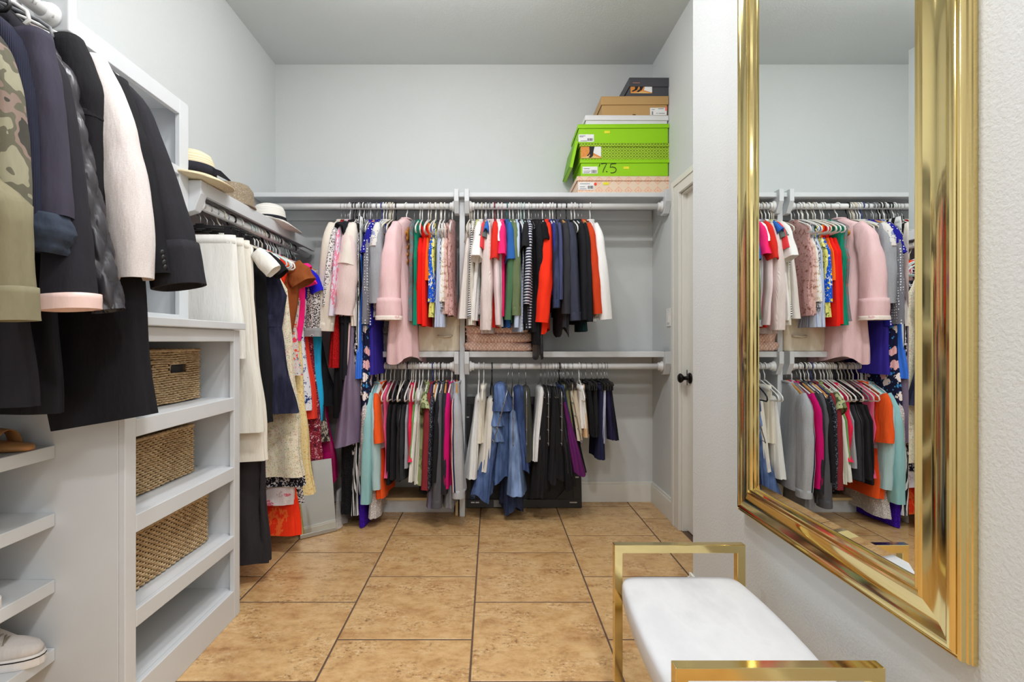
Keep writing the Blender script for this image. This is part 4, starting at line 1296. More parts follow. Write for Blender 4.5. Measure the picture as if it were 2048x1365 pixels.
side('hot pink blouse with wide shoulders', 'blouse', 'shirt', fab('plain', (250, 36, 130)), 2.845, 1.12, 'tee', 0.03, 0.03, 0.2, 0.17, zs=1.5, hg='w')
side('yellow paisley maxi dress', 'maxi_dress', 'dress', fab('brocade', (240, 206, 120), (242, 226, 174), (224, 172, 86), s=0.012), 2.885, 0.25, 'dress', 0.03, 0.06, 0.19, 0.235, hg='a', amp=0.014, waves=4)
side('blue and white china print dress', 'dress', 'dress', fab('floral', (224, 224, 232), (50, 70, 140), (120, 130, 170), (40, 60, 120), s=0.035), 2.915, 0.72, 'dress', 0.022, 0.04, 0.19, 0.2, hg='i')
side('black and white scribble print blouse', 'blouse', 'shirt', fab('speckle', (26, 24, 28), (224, 218, 216), s=0.006), 2.945, 1.17, 'long', 0.03, 0.045, 0.19, 0.17, zs=1.15, hg='k', smat=None, sw=0.72, rs=0.036, cuff=fab('heather', (150, 150, 152)))
side('crimson floral midi dress', 'midi_dress', 'dress', fab('floral', (140, 34, 52), (226, 200, 204), (40, 30, 50), (220, 150, 160), s=0.025), 3.03, 0.36, 'dress', 0.022, 0.045, 0.19, 0.225, hg='i')
side('coral red ribbed sheath dress', 'sheath_dress', 'dress', fab('rib', (246, 66, 48)), 2.975, 0.665, 'dress', 0.028, 0.05, 0.19, 0.215, hg='w', amp=0.005)
side('royal blue frilled blouse', 'blouse', 'shirt', fab('plain', (30, 26, 190)), 2.925, 1.2, 'tee', 0.028, 0.03, 0.17, 0.15, sw=0.62, rs=0.03, zs=1.4, hg='w')
side('coral and grey floral blouse', 'blouse', 'shirt', fab('floral', (196, 190, 190), (230, 70, 90), (70, 66, 70), (220, 150, 160), s=0.03), 3.06, 1.18, 'long', 0.026, 0.03, 0.2, 0.18, zs=1.3, hg='i')
side('turquoise blue sheath dress', 'sheath_dress', 'dress', fab('plain', (40, 178, 232)), 3.09, 0.635, 'tee', 0.032, 0.05, 0.2, 0.215, zs=1.46, hg='a', amp=0.006, rs=0.06)
side('taupe printed long dress', 'maxi_dress', 'dress', fab('marble', (60, 50, 46), (206, 190, 172), s=0.03), 3.13, 0.5, 'dress', 0.022, 0.04, 0.19, 0.23, hg='o')
side('magenta satin gown with red lining', 'evening_gown', 'dress', fab('satin', (206, 10, 110), (200, 20, 30)), 3.215, 0.23, 'dress', 0.02, 0.035, 0.17, 0.27, hg='i', ripple=0.03)
side('black flounced dress', 'flounced_dress', 'dress', fab('plain', (28, 30, 36)), 3.17, 0.72, 'dress', 0.026, 0.06, 0.2, 0.29, hg='k', amp=0.016)

# clear garment bag behind the striped skirt


def clear_mat(name, tint=(0.93, 0.95, 0.97), rough=0.12, alpha=0.2):
    k = NT(name)
    vec = k.coord()
    k.color(k.mix(k.noise(vec, 18, 3), tint + (1,), (1, 1, 1, 1)))
    k.b.inputs['Alpha'].default_value = alpha
    return k.set(rough, 0, 0.6)


M_CLEAR = clear_mat('clear_plastic_film')
o = body_mesh([(0.22, 0.1, 0.012, 0, 0), (0.12, 0.11, 0.02, 0, 0), (0.012, 0.13, 0.035, 0, 0)], 0.012, 5, 77, top='cap', ripple=0.006).build('garment_bag', M_CLEAR, None, (-0.92, 3.12, 0.0), -PI / 2, smooth=True)
tag(o, 'clear plastic garment bag bottom hanging behind the striped skirt', 'bag')

# ------------------------------------------------------------------ zone A: coats
AG = 'coats ' + PLACE['A']


def coat(short, name, cat, mat, Y, hem, wt=0.17, wh=0.16, t=0.025, th=0.04, sleeve=None, sr=None, rot=0.0, hg='w', body_dx=0.0, hem_dy=0.0, smat=None, uo=0.0, box=0.6, quilt=False, amp=0.006, zt=-0.1, wl=None, tilt=0.0):
    """coat on the near rail; sleeve = [(px, py, depth)...] of the room-side sleeve centre, sr = radii in metres"""
    loc = Vector((XRA, Y, ZRA))
    zh = hem - ZRA
    L = [(zt, 0.055, 0.025, 0, 0), (zt - 0.03, 0.1, t * 0.9, 0, 0), (zt - 0.075, wt * 0.92, t, 0, 0), (zt - 0.12, wt, t, 0, 0), (zt - 0.4, wt * 0.98, (t + th) / 2, uo * 0.5, hem_dy * 0.4),
         (zh, wh, th, uo, hem_dy)]
    bmx = body_mesh(L, amp, 2.5, nseed(), rows=26, box=box, pleat=0.06, endfold=0.006)
    if tilt:
        bmx.v = [(p[0], p[1], p[2] + tilt * (p[0] - uo) * sstep(-0.5, zh, p[2])) for p in bmx.v]
    root = bmx.build(name, mat, None, loc, 0, smooth=True, fix=False)
    tag(root, short + ' ' + PLACE['A'], cat, AG)
    if sleeve:
        pth = [W(a, b_, d) - loc for (a, b_, d) in sleeve]
        sh0 = [(wt * 0.8, 0, zt - 0.085)] if pth[0].z < zt - 0.16 else []
        pth = [tuple(p) for p in sh0] + [tuple(p) for p in pth]
        rr = ([sr[0] * 0.8] if sh0 else []) + list(sr)
        if quilt:
            sm = sleeve_mesh(pth, rr, [x * 0.9 for x in rr], nseed(), n=40, rows=64, wr=0.03)
            n = 40
            out = []
            for i in range(len(sm.v) // n):
                if i >= 64:
                    out += sm.v[i * n:]
                    break
                c = sum((Vector(sm.v[i * n + q]) for q in range(n)), Vector()) / n
                for q in range(n):
                    a, s = q / n * 8.0, i / 64.0 * 13.0
                    d1, d2 = abs(math.sin(PI * (a + s) / 2)), abs(math.sin(PI * (a - s) / 2))
                    k = 1.0 + 0.42 * (min(d1, d2) ** 0.5 - 0.6) + 0.03 * math.sin(q * 3.1 + i * 2.3)
                    out.append(tuple(c + (Vector(sm.v[i * n + q]) - c) * k))
            sm.v = out
        else:
            sm = sleeve_mesh(pth, rr, [x * 0.9 for x in rr], nseed(), n=26, rows=26, wr=0.04)
        put(root, 'sleeve', sm, smat or mat)
        # far sleeve, against the wall
        z_end = max(zh + 0.02, pth[-1][2])
        far = sleeve_mesh([(-wt * 0.8, 0, zt - 0.09), (-wt - 0.03, 0, zt - 0.2), (-wt - 0.045, 0.0, z_end)], [0.045, 0.045, 0.04], [t, 0.035, 0.035], nseed(), rows=16)
        put(root, 'sleeve', far, smat or mat)
    ring = [(0.07 * math.cos(a), 0.03 * math.sin(a), zt + 0.012 - 0.012 * math.cos(a) ** 2) for a in [2 * PI * q / 16 for q in range(16)]]
    put(root, 'collar', MB().tube(ring, 0.013, 8, closed=True), mat)
    make_hanger(hg, loc, R.uniform(-0.05, 0.05), 'holding the ' + short, PLACE['A'])
    return root, loc


cblack = fab('plain', (24, 23, 27))
cwool = fab('wool', (34, 33, 38))
# farthest first
r_, l_ = coat('black wool overcoat with turned cuffs', 'overcoat', 'coat', cwool, 1.40, 1.10, 0.2, 0.25, 0.03, 0.05, [(262, 215, 1.40), (300, 330, 1.41), (340, 470, 1.42), (358, 572, 1.42)], [0.045, 0.052, 0.06, 0.062], hg='w')
cm = sleeve_mesh([tuple(W(345, 490, 1.42) - l_), tuple(W(359, 574, 1.42) - l_)], [0.0645, 0.066], [0.0585, 0.06], 5, n=22, rows=6, wr=0.01)
put(r_, 'cuff', cm, cwool)
r_, l_ = coat('long black buttoned-cuff coat', 'long_coat', 'coat', cblack, 1.345, 0.905, 0.185, 0.128, 0.03, 0.045, [(218, 165, 1.35), (258, 300, 1.35), (290, 440, 1.36), (311, 552, 1.36)], [0.042, 0.048, 0.046, 0.04], hg='w', uo=0.21, amp=0.004, tilt=0.17)
for j in range(4):
    p = W(331 - j * 0.0 - (3 - j) * 2, 505 + j * 10, 1.325) - l_
    MB().lathe([(0.001, -0.003), (0.007, -0.0025), (0.0085, 0.0), (0.007, 0.0025), (0.001, 0.003)], 12, (0, 0, 0), 'x').build('cuff_button', M_BLACK, r_, loc=p + Vector((0.0, 0.0, 0)), smooth=True)
r_, l_ = coat('cream fleece coat', 'fleece_coat', 'coat', fab('wool', (214, 206, 204)), 1.29, 1.25, 0.17, 0.17, 0.03, 0.04, [(178, 125, 1.29), (215, 220, 1.29), (247, 380, 1.30), (262, 470, 1.30), (266, 558, 1.30)], [0.04, 0.05, 0.058, 0.052, 0.045], hg='w')
r_, l_ = coat('black jacket with stitched sleeve band', 'jacket', 'jacket', cblack, 1.235, 0.945, 0.17, 0.185, 0.028, 0.035, [(128, 85, 1.235), (160, 180, 1.235), (176, 330, 1.24), (180, 470, 1.24)], [0.042, 0.05, 0.034, 0.03], hg='w')
cm = sleeve_mesh([tuple(W(164, 232, 1.235) - l_), tuple(W(166, 244, 1.235) - l_)], [0.044, 0.044], [0.04, 0.04], 5, n=22, rows=4, wr=0.0)
put(r_, 'sleeve_band', cm, cblack)
r_, l_ = coat('shiny black quilted puffer jacket', 'puffer_jacket', 'jacket', fab('satin', (52, 50, 55)), 1.19, 0.97, 0.17, 0.12, 0.03, 0.035, [(118, 150, 1.19), (148, 300, 1.19), (180, 450, 1.195), (217, 622, 1.20)], [0.032, 0.03, 0.031, 0.031], hg='g', quilt=True)
r_, l_ = coat('black blazer with pale pink turned cuff', 'blazer', 'jacket', fab('plain', (36, 35, 41)), 1.135, 0.974, 0.17, 0.21, 0.03, 0.04, [(96, 140, 1.13), (120, 270, 1.13), (133, 430, 1.13), (137, 545, 1.13), (139, 598, 1.13)], [0.035, 0.035, 0.04, 0.047, 0.048], hg='w')
cm = sleeve_mesh([tuple(W(140, 590, 1.125) - l_), tuple(W(142, 620, 1.125) - l_)], [0.056, 0.055], [0.05, 0.049], 5, n=22, rows=4, wr=0.01)
put(r_, 'cuff', cm, fab('satin', (232, 200, 192)))
r_, l_ = coat('soft violet grey jacket with rolled sleeve', 'jacket', 'jacket', fab('plain', (60, 57, 71)), 1.085, 0.995, 0.16, 0.14, 0.03, 0.04, [(62, 70, 1.08), (80, 160, 1.08), (98, 300, 1.085), (105, 435, 1.085)], [0.035, 0.036, 0.034, 0.036], hg='k')
cm = sleeve_mesh([tuple(W(99, 428, 1.075) - l_), tuple(W(95, 462, 1.075) - l_), tuple(W(90, 506, 1.075) - l_)], [0.03, 0.045, 0.034], [0.034, 0.048, 0.036], 9, n=26, rows=18, wr=0.09)
put(r_, 'rolled_cuff', cm, fab('plain', (52, 60, 74)))
r_, l_ = coat('navy ribbed knit cardigan', 'cardigan', 'cardigan', fab('rib', (40, 42, 60)), 1.045, 1.0, 0.15, 0.15, 0.03, 0.035, [(20, 90, 1.045), (40, 200, 1.045), (55, 380, 1.05), (58, 500, 1.05)], [0.032, 0.03, 0.027, 0.026], hg='w')
camo = fab('camo', (150, 146, 124), (100, 97, 82), (136, 118, 108), (68, 66, 60))
r_, l_ = coat('sage camouflage field jacket', 'field_jacket', 'jacket', camo, 1.005, 1.02, 0.15, 0.15, 0.03, 0.035, [(-18, 110, 1.0), (4, 200, 1.0), (20, 330, 1.0), (24, 430, 1.0)], [0.035, 0.034, 0.032, 0.03], hg='k')
olive = fab('plain', (130, 123, 98))
r_, l_ = coat('olive twill jacket with bunched sleeve', 'twill_jacket', 'jacket', olive, 0.965, 1.05, 0.14, 0.14, 0.03, 0.035, [(-80, 120, 0.96), (-74, 300, 0.96), (-30, 398, 0.965), (22, 425, 0.97), (18, 448, 0.97), (16, 500, 0.97), (20, 590, 0.975), (24, 640, 0.975)],
              [0.03, 0.032, 0.036, 0.046, 0.036, 0.036, 0.038, 0.037], hg='w')
cm = sleeve_mesh([tuple(W(22, 575, 0.972) - l_), tuple(W(24.5, 642, 0.972) - l_)], [0.0405, 0.0405], [0.037, 0.037], 9, n=22, rows=6, wr=0.02)
put(r_, 'cuff', cm, olive)

# ------------------------------------------------------------------ shoe boxes
def box_mat(name, c, kind='plain', c2=None):
    k = NT(name)
    vec = k.coord()
    col = lin(c)
    if kind == 'lattice':
        sx = k.n('ShaderNodeSeparateXYZ')
        k.l(vec, sx.inputs[0])
        x = k.math('ADD', sx.outputs[0], k.math('MULTIPLY', sx.outputs[1], 0.0))
        a = k.math('ABSOLUTE', k.math('SINE', k.math('MULTIPLY', k.math('ADD', x, sx.outputs[2]), PI / 0.038)))
        b_ = k.math('ABSOLUTE', k.math('SINE', k.math('MULTIPLY', k.math('SUBTRACT', x, sx.outputs[2]), PI / 0.038)))
        mn = k.math('MINIMUM', a, b_)
        mx = k.math('MAXIMUM', a, b_)
        line = k.math('MAXIMUM', k.math('LESS_THAN', mn, 0.2), k.math('LESS_THAN', mx, 0.3))
        dot = k.math('GREATER_THAN', mn, 0.86)
        col = k.mix(k.math('MAXIMUM', line, dot), lin(c), lin(c2))
    elif kind == 'medallion':
        sx = k.n('ShaderNodeSeparateXYZ')
        k.l(vec, sx.inputs[0])
        px_ = k.math('SUBTRACT', k.math('MULTIPLY', k.math('FRACT', k.math('ADD', k.math('MULTIPLY', sx.outputs[0], 1 / 0.062), 50.0)), 2.0), 1.0)
        pz_ = k.math('SUBTRACT', k.math('MULTIPLY', k.math('FRACT', k.math('ADD', k.math('MULTIPLY', sx.outputs[2], 1 / 0.062), 50.2)), 2.0), 1.0)
        ax, az = k.math('ABSOLUTE', px_), k.math('ABSOLUTE', pz_)
        d = k.math('ADD', ax, az)
        ringm = k.math('LESS_THAN', k.math('ABSOLUTE', k.math('SUBTRACT', d, 0.72)), 0.1)
        ringm = k.math('MAXIMUM', ringm, k.math('LESS_THAN', k.math('MULTIPLY', ax, az), 0.012))
        g1 = k.math('GREATER_THAN', k.math('SINE', k.math('MULTIPLY', sx.outputs[0], 2 * PI / 0.0075)), 0.1)
        g2 = k.math('GREATER_THAN', k.math('SINE', k.math('MULTIPLY', sx.outputs[2], 2 * PI / 0.0075)), 0.1)
        col = k.mix(k.math('MULTIPLY', k.math('MULTIPLY', g1, g2), 0.3), lin(c), lin(c2))
        col = k.mix(k.math('MULTIPLY', ringm, 0.55), col, lin(c2))
    else:
        col = k.mix(k.noise(vec, 25, 3), tuple(x * 0.96 for x in col[:3]) + (1,), col)
    k.color(col)
    return k.set(0.5, 0, 0.4)


def shoebox(label, x0, x1, y_top, y_lid, y_bot, depth, mat, lidmat, rot=0.0, Yf=3.2, overhang=0.006, zfix=None, lid_tilt=0.0, dY=0.0):
    k = Yf / F
    w = (x1 - x0) * k
    z1, zl, z0 = (CZ - (yy - CY) * k for yy in (y_top, y_lid, y_bot))
    if zfix is not None:
        dz = zfix - z0
        z0 += dz
        zl += dz
        z1 += dz
    t = thing('shoe_box', label, 'box', (((x0 + x1) / 2 - CX) * k, Yf + depth / 2 + dY, z0), rot, 'boxes on the high shelf')
    h, hl = z1 - z0, zl - z0
    o = overhang
    MB().box(-w / 2 + o, w / 2 - o, -depth / 2 + o, depth / 2 - o, 0, h - 0.006).build('box_base', mat, t, bevel=0.002)
    m = MB()
    m.box(-w / 2, w / 2, -depth / 2, depth / 2, h - 0.005, h)
    m.box(-w / 2, w / 2, -depth / 2, -depth / 2 + 0.003, hl, h - 0.005)
    m.box(-w / 2, w / 2, depth / 2 - 0.003, depth / 2, hl, h - 0.005)
    m.box(-w / 2, -w / 2 + 0.003, -depth / 2 + 0.003, depth / 2 - 0.003, hl, h - 0.005)
    m.box(w / 2 - 0.003, w / 2, -depth / 2 + 0.003, depth / 2 - 0.003, hl, h - 0.005)
    m.build('box_lid', lidmat, t, bevel=0.0015)
    return t, w, h, -depth / 2 + o - 0.0012, k, (x0 + x1) / 2, y_bot


def sticker(info, name, mat, px0, px1, py0, py1, lift=0.0):
    t, w, h, yf, k, xc, yb = info
    return MB().box((px0 - xc) * k, (px1 - xc) * k, yf - 0.001 - lift, yf + 0.0007 - lift, (yb - py1) * k, (yb - py0) * k).build(name, mat, t)


def barcode(info, px0, px1, py0, py1, rows):
    t, w, h, yf, k, xc, yb = info
    m = MB()
    x = px0
    rr = random.Random(int(px0 * 10))
    while x < px1:
        d = rr.uniform(0.5, 1.2)
        m.box((x - xc) * k, (min(px1, x + d) - xc) * k, yf - 0.0018, yf - 0.0008, (yb - py1) * k, (yb - py0) * k)
        x += d + rr.uniform(0.5, 1.0)
    m.build('barcode', M_INK, t)
    m = MB()
    for (a, b_, c_) in rows:
        m.box((a - xc) * k, (b_ - xc) * k, yf - 0.0018, yf - 0.0008, (yb - c_ - 0.5) * k, (yb - c_ + 0.5) * k)
    m.build('label_print', simple('grey_print', (120, 124, 136), 0.6), t)


def boot_picture(info, px0, px1, py0, py1, boots):
    t, w, h, yf, k, xc, yb = info
    sticker(info, 'picture_label', simple('picture_orange', (222, 142, 62), 0.5, 0, 0.1, 60), px0, px1, py0, py1)
    m = MB().prism([((px0 + (px1 - px0) * a - xc) * k, (yb - (py0 + (py1 - py0) * b_)) * k) for a, b_ in ((0.0, 1.0), (0.55, 0.72), (1, 1.0))], yf - 0.0016, yf - 0.001, 'y')
    m.build('picture_floor', simple('picture_tan', (226, 186, 120), 0.5, 0, 0.1, 60), t)
    m = MB().prism([((px0 + (px1 - px0) * a - xc) * k, (yb - (py0 + (py1 - py0) * b_)) * k) for a, b_ in ((0.66, 0.0), (1.0, 0.0), (1.0, 0.9), (0.62, 0.55))], yf - 0.0016, yf - 0.001, 'y')
    m.build('picture_wall', M_CARD, t)
    m = MB()
    for poly in boots:
        m.prism([((px0 + (px1 - px0) * a - xc) * k, (yb - (py0 + (py1 - py0) * b_)) * k) for a, b_ in poly], yf - 0.0024, yf - 0.0017, 'y')
    m.build('picture_boots', M_INK, t)


LIME = (150, 212, 6)
m_lime = box_mat('lime_card', LIME)
m_limepat = box_mat('lime_lattice_card', (164, 200, 40), 'lattice', (96, 132, 24))
m_medal = box_mat('orange_medallion_card', (232, 214, 192), 'medallion', (240, 140, 96))
m_kraft = box_mat('kraft_card', (190, 152, 98))
m_dark = box_mat('charcoal_card', (74, 74, 80))
m_whitecard = box_mat('white_card', (228, 228, 230))
m_yel = simple('yellow_sticker', (232, 226, 40), 0.5)
m_redst = simple('red_sticker', (240, 70, 40), 0.5)
m_limedark = box_mat('lime_card_inside', (112, 168, 10))
zb = ZU + 0.001
i1 = shoebox('cream box with orange medallion pattern at bottom of the stack', 1154, 1341, 349, 358, 383, 0.3, m_medal, m_medal, 0.0, 3.2, zfix=zb)
sticker(i1, 'label_sticker', M_CARD, 1157, 1189, 361, 376)
barcode(i1, 1176, 1187, 368, 374, ((1160, 1180, 364), (1160, 1170, 370), (1160, 1173, 374)))
t_ = i1[0]
MB().lathe([(0.001, -0.0004), (0.0095, -0.0004), (0.0095, 0.001), (0.001, 0.001)], 18, ((1191 - i1[5]) * i1[4], i1[3] - 0.001, (383 - 364.5) * i1[4]), 'y').build('red_dot_sticker', m_redst, t_)
sticker(i1, 'yellow_sticker', m_yel, 1207, 1218, 361, 366)
z2 = zb + i1[2]
i2 = shoebox('lime green box marked 7.5 in black marker', 1161, 1339, 315, 322, 348, 0.3, m_lime, m_lime, math.radians(-0.6), 3.195, zfix=z2 + 0.0005)
sticker(i2, 'label_sticker', M_CARD, 1166, 1196, 329, 343)
barcode(i2, 1184, 1194, 336, 342, ((1168, 1180, 333), (1168, 1182, 338), (1168, 1180, 341)))
sticker(i2, 'yellow_sticker', m_yel, 1248, 1259, 329, 334)
# the handwritten "7.5"
kx, yf = i2[4], i2[3]


def pen(pts):
    return [((p[0] - i2[5]) * kx, yf - 0.0012, (348 - p[1]) * kx) for p in pts]


pm = MB()
pm.tube(pen([(1199, 329), (1200.5, 324)]), 0.0022, 5)
pm.tube(pen([(1203, 323.5), (1210, 322.5), (1214, 323), (1211, 329), (1208, 335), (1206.5, 340.5)]), 0.0022, 5)
pm.tube(pen([(1213.8, 339.5), (1214.6, 338.6)]), 0.004, 6)
pm.tube(pen([(1233, 323), (1225, 323.5), (1222.5, 324), (1221, 331), (1226, 329.5), (1231.5, 331.5), (1233.5, 335.5), (1231, 340), (1226, 341.8), (1222, 341.2)]), 0.0022, 5)
pm.build('marker_writing', M_INK, i2[0])
z3 = z2 + i2[2] + 0.0005
i3 = shoebox('lime box with lattice pattern and boot picture', 1159, 1341, 282, 289, 314.5, 0.31, m_limepat, m_limepat, math.radians(0.5), 3.195, zfix=z3 + 0.0005)
boot_picture(i3, 1161, 1202, 289, 312, [((0.42, 0.0), (0.68, 0.0), (0.62, 0.45), (0.6, 0.8), (0.5, 0.98), (0.38, 0.95), (0.46, 0.78), (0.44, 0.55)), ((0.44, 0.4), (0.46, 0.6), (0.36, 0.84), (0.3, 0.8), (0.4, 0.6))])
z4 = z3 + i3[2] + 0.0005
i4 = shoebox('plain lime green box with white label, topmost of the green ones', 1157, 1339, 243, 251, 281, 0.31, m_lime, m_lime, math.radians(-0.8), 3.195, zfix=z4 + 0.0005)
sticker(i4, 'label_sticker', M_CARD, 1158, 1189, 263, 278)
barcode(i4, 1176, 1187, 271, 276, ((1160, 1172, 266), (1160, 1168, 268), (1162, 1175, 276)))
sticker(i4, 'yellow_sticker', m_yel, 1210, 1221, 256, 261)
z5 = z4 + i4[2] + 0.0005
i5 = shoebox('flat white box between the green and kraft boxes', 1170, 1337, 226, 236, 244, 0.3, m_whitecard, m_whitecard, math.radians(0.4), 3.2, zfix=z5 + 0.0005)
z6 = z5 + i5[2] + 0.0005
i6 = shoebox('brown kraft cardboard box with size label', 1203, 1337, 188, 205, 226, 0.3, m_kraft, m_kraft, math.radians(-0.5), 3.2, zfix=z6 + 0.0005)
sticker(i6, 'label_sticker', M_CARD, 1301, 1334, 211, 226 - 0.5)
sticker(i6, 'red_sticker', simple('salmon_sticker', (244, 130, 110), 0.5), 1331, 1335, 208.5, 217, 0.0006)
barcode(i6, 1304, 1307, 218, 225, ((1304, 1310, 214.5), (1317, 1328, 213), (1313, 1316, 222), (1318, 1330, 222)))
m = MB()
xc, k6 = i6[5], i6[4]
m.box((1266 - xc) * k6, (1272 - xc) * k6, i6[3] - 0.0018, i6[3] - 0.0002, (226 - 225) * k6, (226 - 224) * k6)
m.build('small_print', M_INK, i6[0])
z7 = z6 + i6[2] + 0.0005
i7 = shoebox('dark charcoal shoe box at the very top of the stack', 1258, 1342, 151, 169, 188, 0.3, m_dark, m_dark, math.radians(0.6), 3.2, zfix=z7 + 0.0005)
boot_picture(i7, 1261, 1304, 168.5, 182, [((0.2, 0.0), (0.36, 0.0), (0.3, 0.5), (0.1, 0.78), (0.04, 0.7), (0.2, 0.4)), ((0.42, 0.0), (0.6, 0.0), (0.52, 0.5), (0.36, 0.85), (0.28, 0.75), (0.42, 0.4))])
m = MB()
for j in range(9):
    m.box((1265 + j * 1.6 - i7[5]) * i7[4], (1266 + j * 1.6 - i7[5]) * i7[4], -0.1513, -0.1498, (188 - 162.4) * i7[4], (188 - 161.3) * i7[4])
m.build('lid_print', simple('salmon_print', (214, 150, 130), 0.5), i7[0])

# a lime lid leaning at the left end of the stack
t = thing('box_lid', 'loose lime green lid propped against the side of the green boxes', 'lid', (0.495, 3.36, ZU + 0.17), (0, math.radians(12), 0))
MB().box(-0.003, 0.003, -0.15, 0.15, 0.0, 0.17).build('lid_top', m_limedark, t)
MB().box(0.003, 0.02, -0.15, -0.147, 0.0, 0.17).box(0.003, 0.02, 0.147, 0.15, 0.0, 0.17).box(0.003, 0.02, -0.147, 0.147, 0.0, 0.003).box(0.003, 0.02, -0.147, 0.147, 0.167, 0.17).build('lid_rim', m_lime, t)

# ------------------------------------------------------------------ things on the middle shelves
M_CANVAS = fab('plain', (222, 210, 188))
k_ = 3.2 / F
t = thing('storage_box', 'cream fabric storage box with a short strap handle', 'box', ((877 - CX) * k_, 3.36, ZMID + 0.0005))
w_ = 82 * k_ / 2
MB().box(-w_, w_, -0.15, 0.15, 0, 0.215).build('box_body', M_CANVAS, t, bevel=0.006)
MB().box(-w_ - 0.003, w_ + 0.003, -0.153, 0.153, 0.165, 0.222).build('box_lid', M_CANVAS, t, bevel=0.005)
MB().tube([(0.0, -0.155, 0.1), (0.0, -0.165, 0.097), (0.04, -0.168, 0.094), (0.08, -0.165, 0.098), (0.08, -0.155, 0.1)], 0.006, 6, flat=1.6).build('strap_handle', M_CANVAS, t, smooth=True)
o = MB().box(-0.055, 0.055, -0.14, 0.14, 0, 0.2).build('leather_box', simple('dark_brown_leather', (62, 42, 30), 0.5, 0, 0.15, 40), None, (-0.545, 3.36, ZMID + 0.0005), bevel=0.006)
tag(o, 'dark brown box behind the hem of the pink cardigan', 'box')
MB().box(-0.058, 0.058, -0.143, 0.143, 0.15, 0.203).build('box_lid', simple('dark_brown_leather', (62, 42, 30)), o, bevel=0.004)

M_BIN = clear_mat('clear_bin_plastic', (0.9, 0.92, 0.95), 0.08, 0.22)
for j, lab in enumerate(('clear plastic shoe bin with lid, lower of two', 'clear plastic shoe bin with lid, upper of two')):
    t = thing('plastic_bin', lab, 'bin', (-0.672, 3.36, ZMID + 0.0005 + j * 0.112), 0, 'clear bins on the shelf')
    m = MB()
    a, bb, hh = 0.078, 0.15, 0.098
    m.loft([[(-a * 0.93, -bb * 0.96, 0), (a * 0.93, -bb * 0.96, 0), (a * 0.93, bb * 0.96, 0), (-a * 0.93, bb * 0.96, 0)], [(-a, -bb, hh), (a, -bb, hh), (a, bb, hh), (-a, bb, hh)]], True, True, False)
    m.build('bin_body', M_BIN, t)
    MB().box(-a - 0.004, a + 0.004, -bb - 0.004, bb + 0.004, hh, hh + 0.012).build('bin_lid', M_BIN, t, bevel=0.003)
    for q, (sx_, c) in enumerate(((-0.036, (120, 84, 66)), (0.036, (84, 66, 62)))):
        s = MB()
        rings = []
        for i in range(9):
            u = i / 8
            ww = 0.028 * (0.55 + 0.45 * math.sin(PI * min(1, u * 1.1 + 0.1)))
            h2 = 0.02 + 0.045 * sstep(0.2, 1, u)
            rings.append([(sx_ + ww * math.cos(a2), -0.13 + 0.25 * u, 0.006 + h2 * (0.5 + 0.5 * math.sin(a2))) for a2 in [2 * PI * z / 10 for z in range(10)]])
        o = s.loft(rings, True, True, True).build('dress_shoe', simple('shoe_leather_%d' % q, c, 0.4, 0, 0.2, 30), None, (-0.672, 3.36, ZMID + 0.004 + j * 0.112), smooth=True)
        tag(o, '%s leather shoe seen through the %s clear bin' % (('tan', 'dark')[q], ('lower', 'upper')[j]), 'shoe')

# folded pink knit blanket: geometry relief of diamonds
t = thing('folded_blanket', 'folded blush pink knit blanket with diamond texture on the shelf', 'blanket', ((998 - CX) * k_, 3.3, ZMID + 0.0005))


def blanket_mat():
    k = NT('diamond_knit')
    vec = k.coord()
    sx = k.n('ShaderNodeSeparateXYZ')
    k.l(vec, sx.inputs[0])
    zz = k.math('MULTIPLY', k.math('ADD', sx.outputs[2], sx.outputs[1]), 0.8)
    w = k.math('MULTIPLY', k.noise(vec, 9, 2), 0.02)
    a = k.math('ABSOLUTE', k.math('SINE', k.math('MULTIPLY', k.math('ADD', k.math('ADD', sx.outputs[0], zz), w), PI / 0.021)))
    b_ = k.math('ABSOLUTE', k.math('SINE', k.math('MULTIPLY', k.math('ADD', k.math('SUBTRACT', sx.outputs[0], zz), w), PI / 0.021)))
    h = k.math('MULTIPLY', a, b_)
    k.color(k.mix(k.math('POWER', h, 0.5), lin((222, 162, 140)), lin((255, 232, 220))))
    k.bump(k.math('ADD', h, k.math('MULTIPLY', k.noise(vec, 300, 3), 0.2)), 0.4, 0.008)
    return k.set(0.95, 0, 0.2)


M_BLANKET = blanket_mat()
hw = 70 * k_
rb = random.Random(5)
for j in range(3):
    z0 = 0.001 + j * 0.056
    rings = []
    nn = 70
    for i in range(nn + 1):
        u = i / nn
        e = (1 - abs(2 * u - 1) ** 9) ** 0.5
        x = -hw * (1 - 0.03 * j) + 2 * hw * (1 - 0.03 * j) * u + 0.006 * math.sin(j * 2.1)
        ring = []
        for q in range(48):
            a = 2 * PI * q / 48
            cy, cz = spow(math.cos(a), 0.4), spow(math.sin(a), 0.55)
            dd = abs(math.sin(i * PI / 6 + q * PI / 4)) * abs(math.sin(i * PI / 6 - q * PI / 4))
            lump = 0.007 * math.sin(5.1 * u + 2.2 * j) + 0.004 * math.sin(13 * u + j)
            ring.append((x + 0.006 * math.sin(q * 0.5 + j), (0.118 + 0.005 * dd) * cy * (0.55 + 0.45 * e) + lump * (1 if cy < 0 else 0), z0 + 0.03 + (0.0315 + 0.004 * dd) * cz * (0.5 + 0.5 * e) + (lump if cz > 0 else 0.0)))
        rings.append(ring)
    MB().loft(rings, True, True, True).build('blanket_fold', M_BLANKET, t, smooth=True)

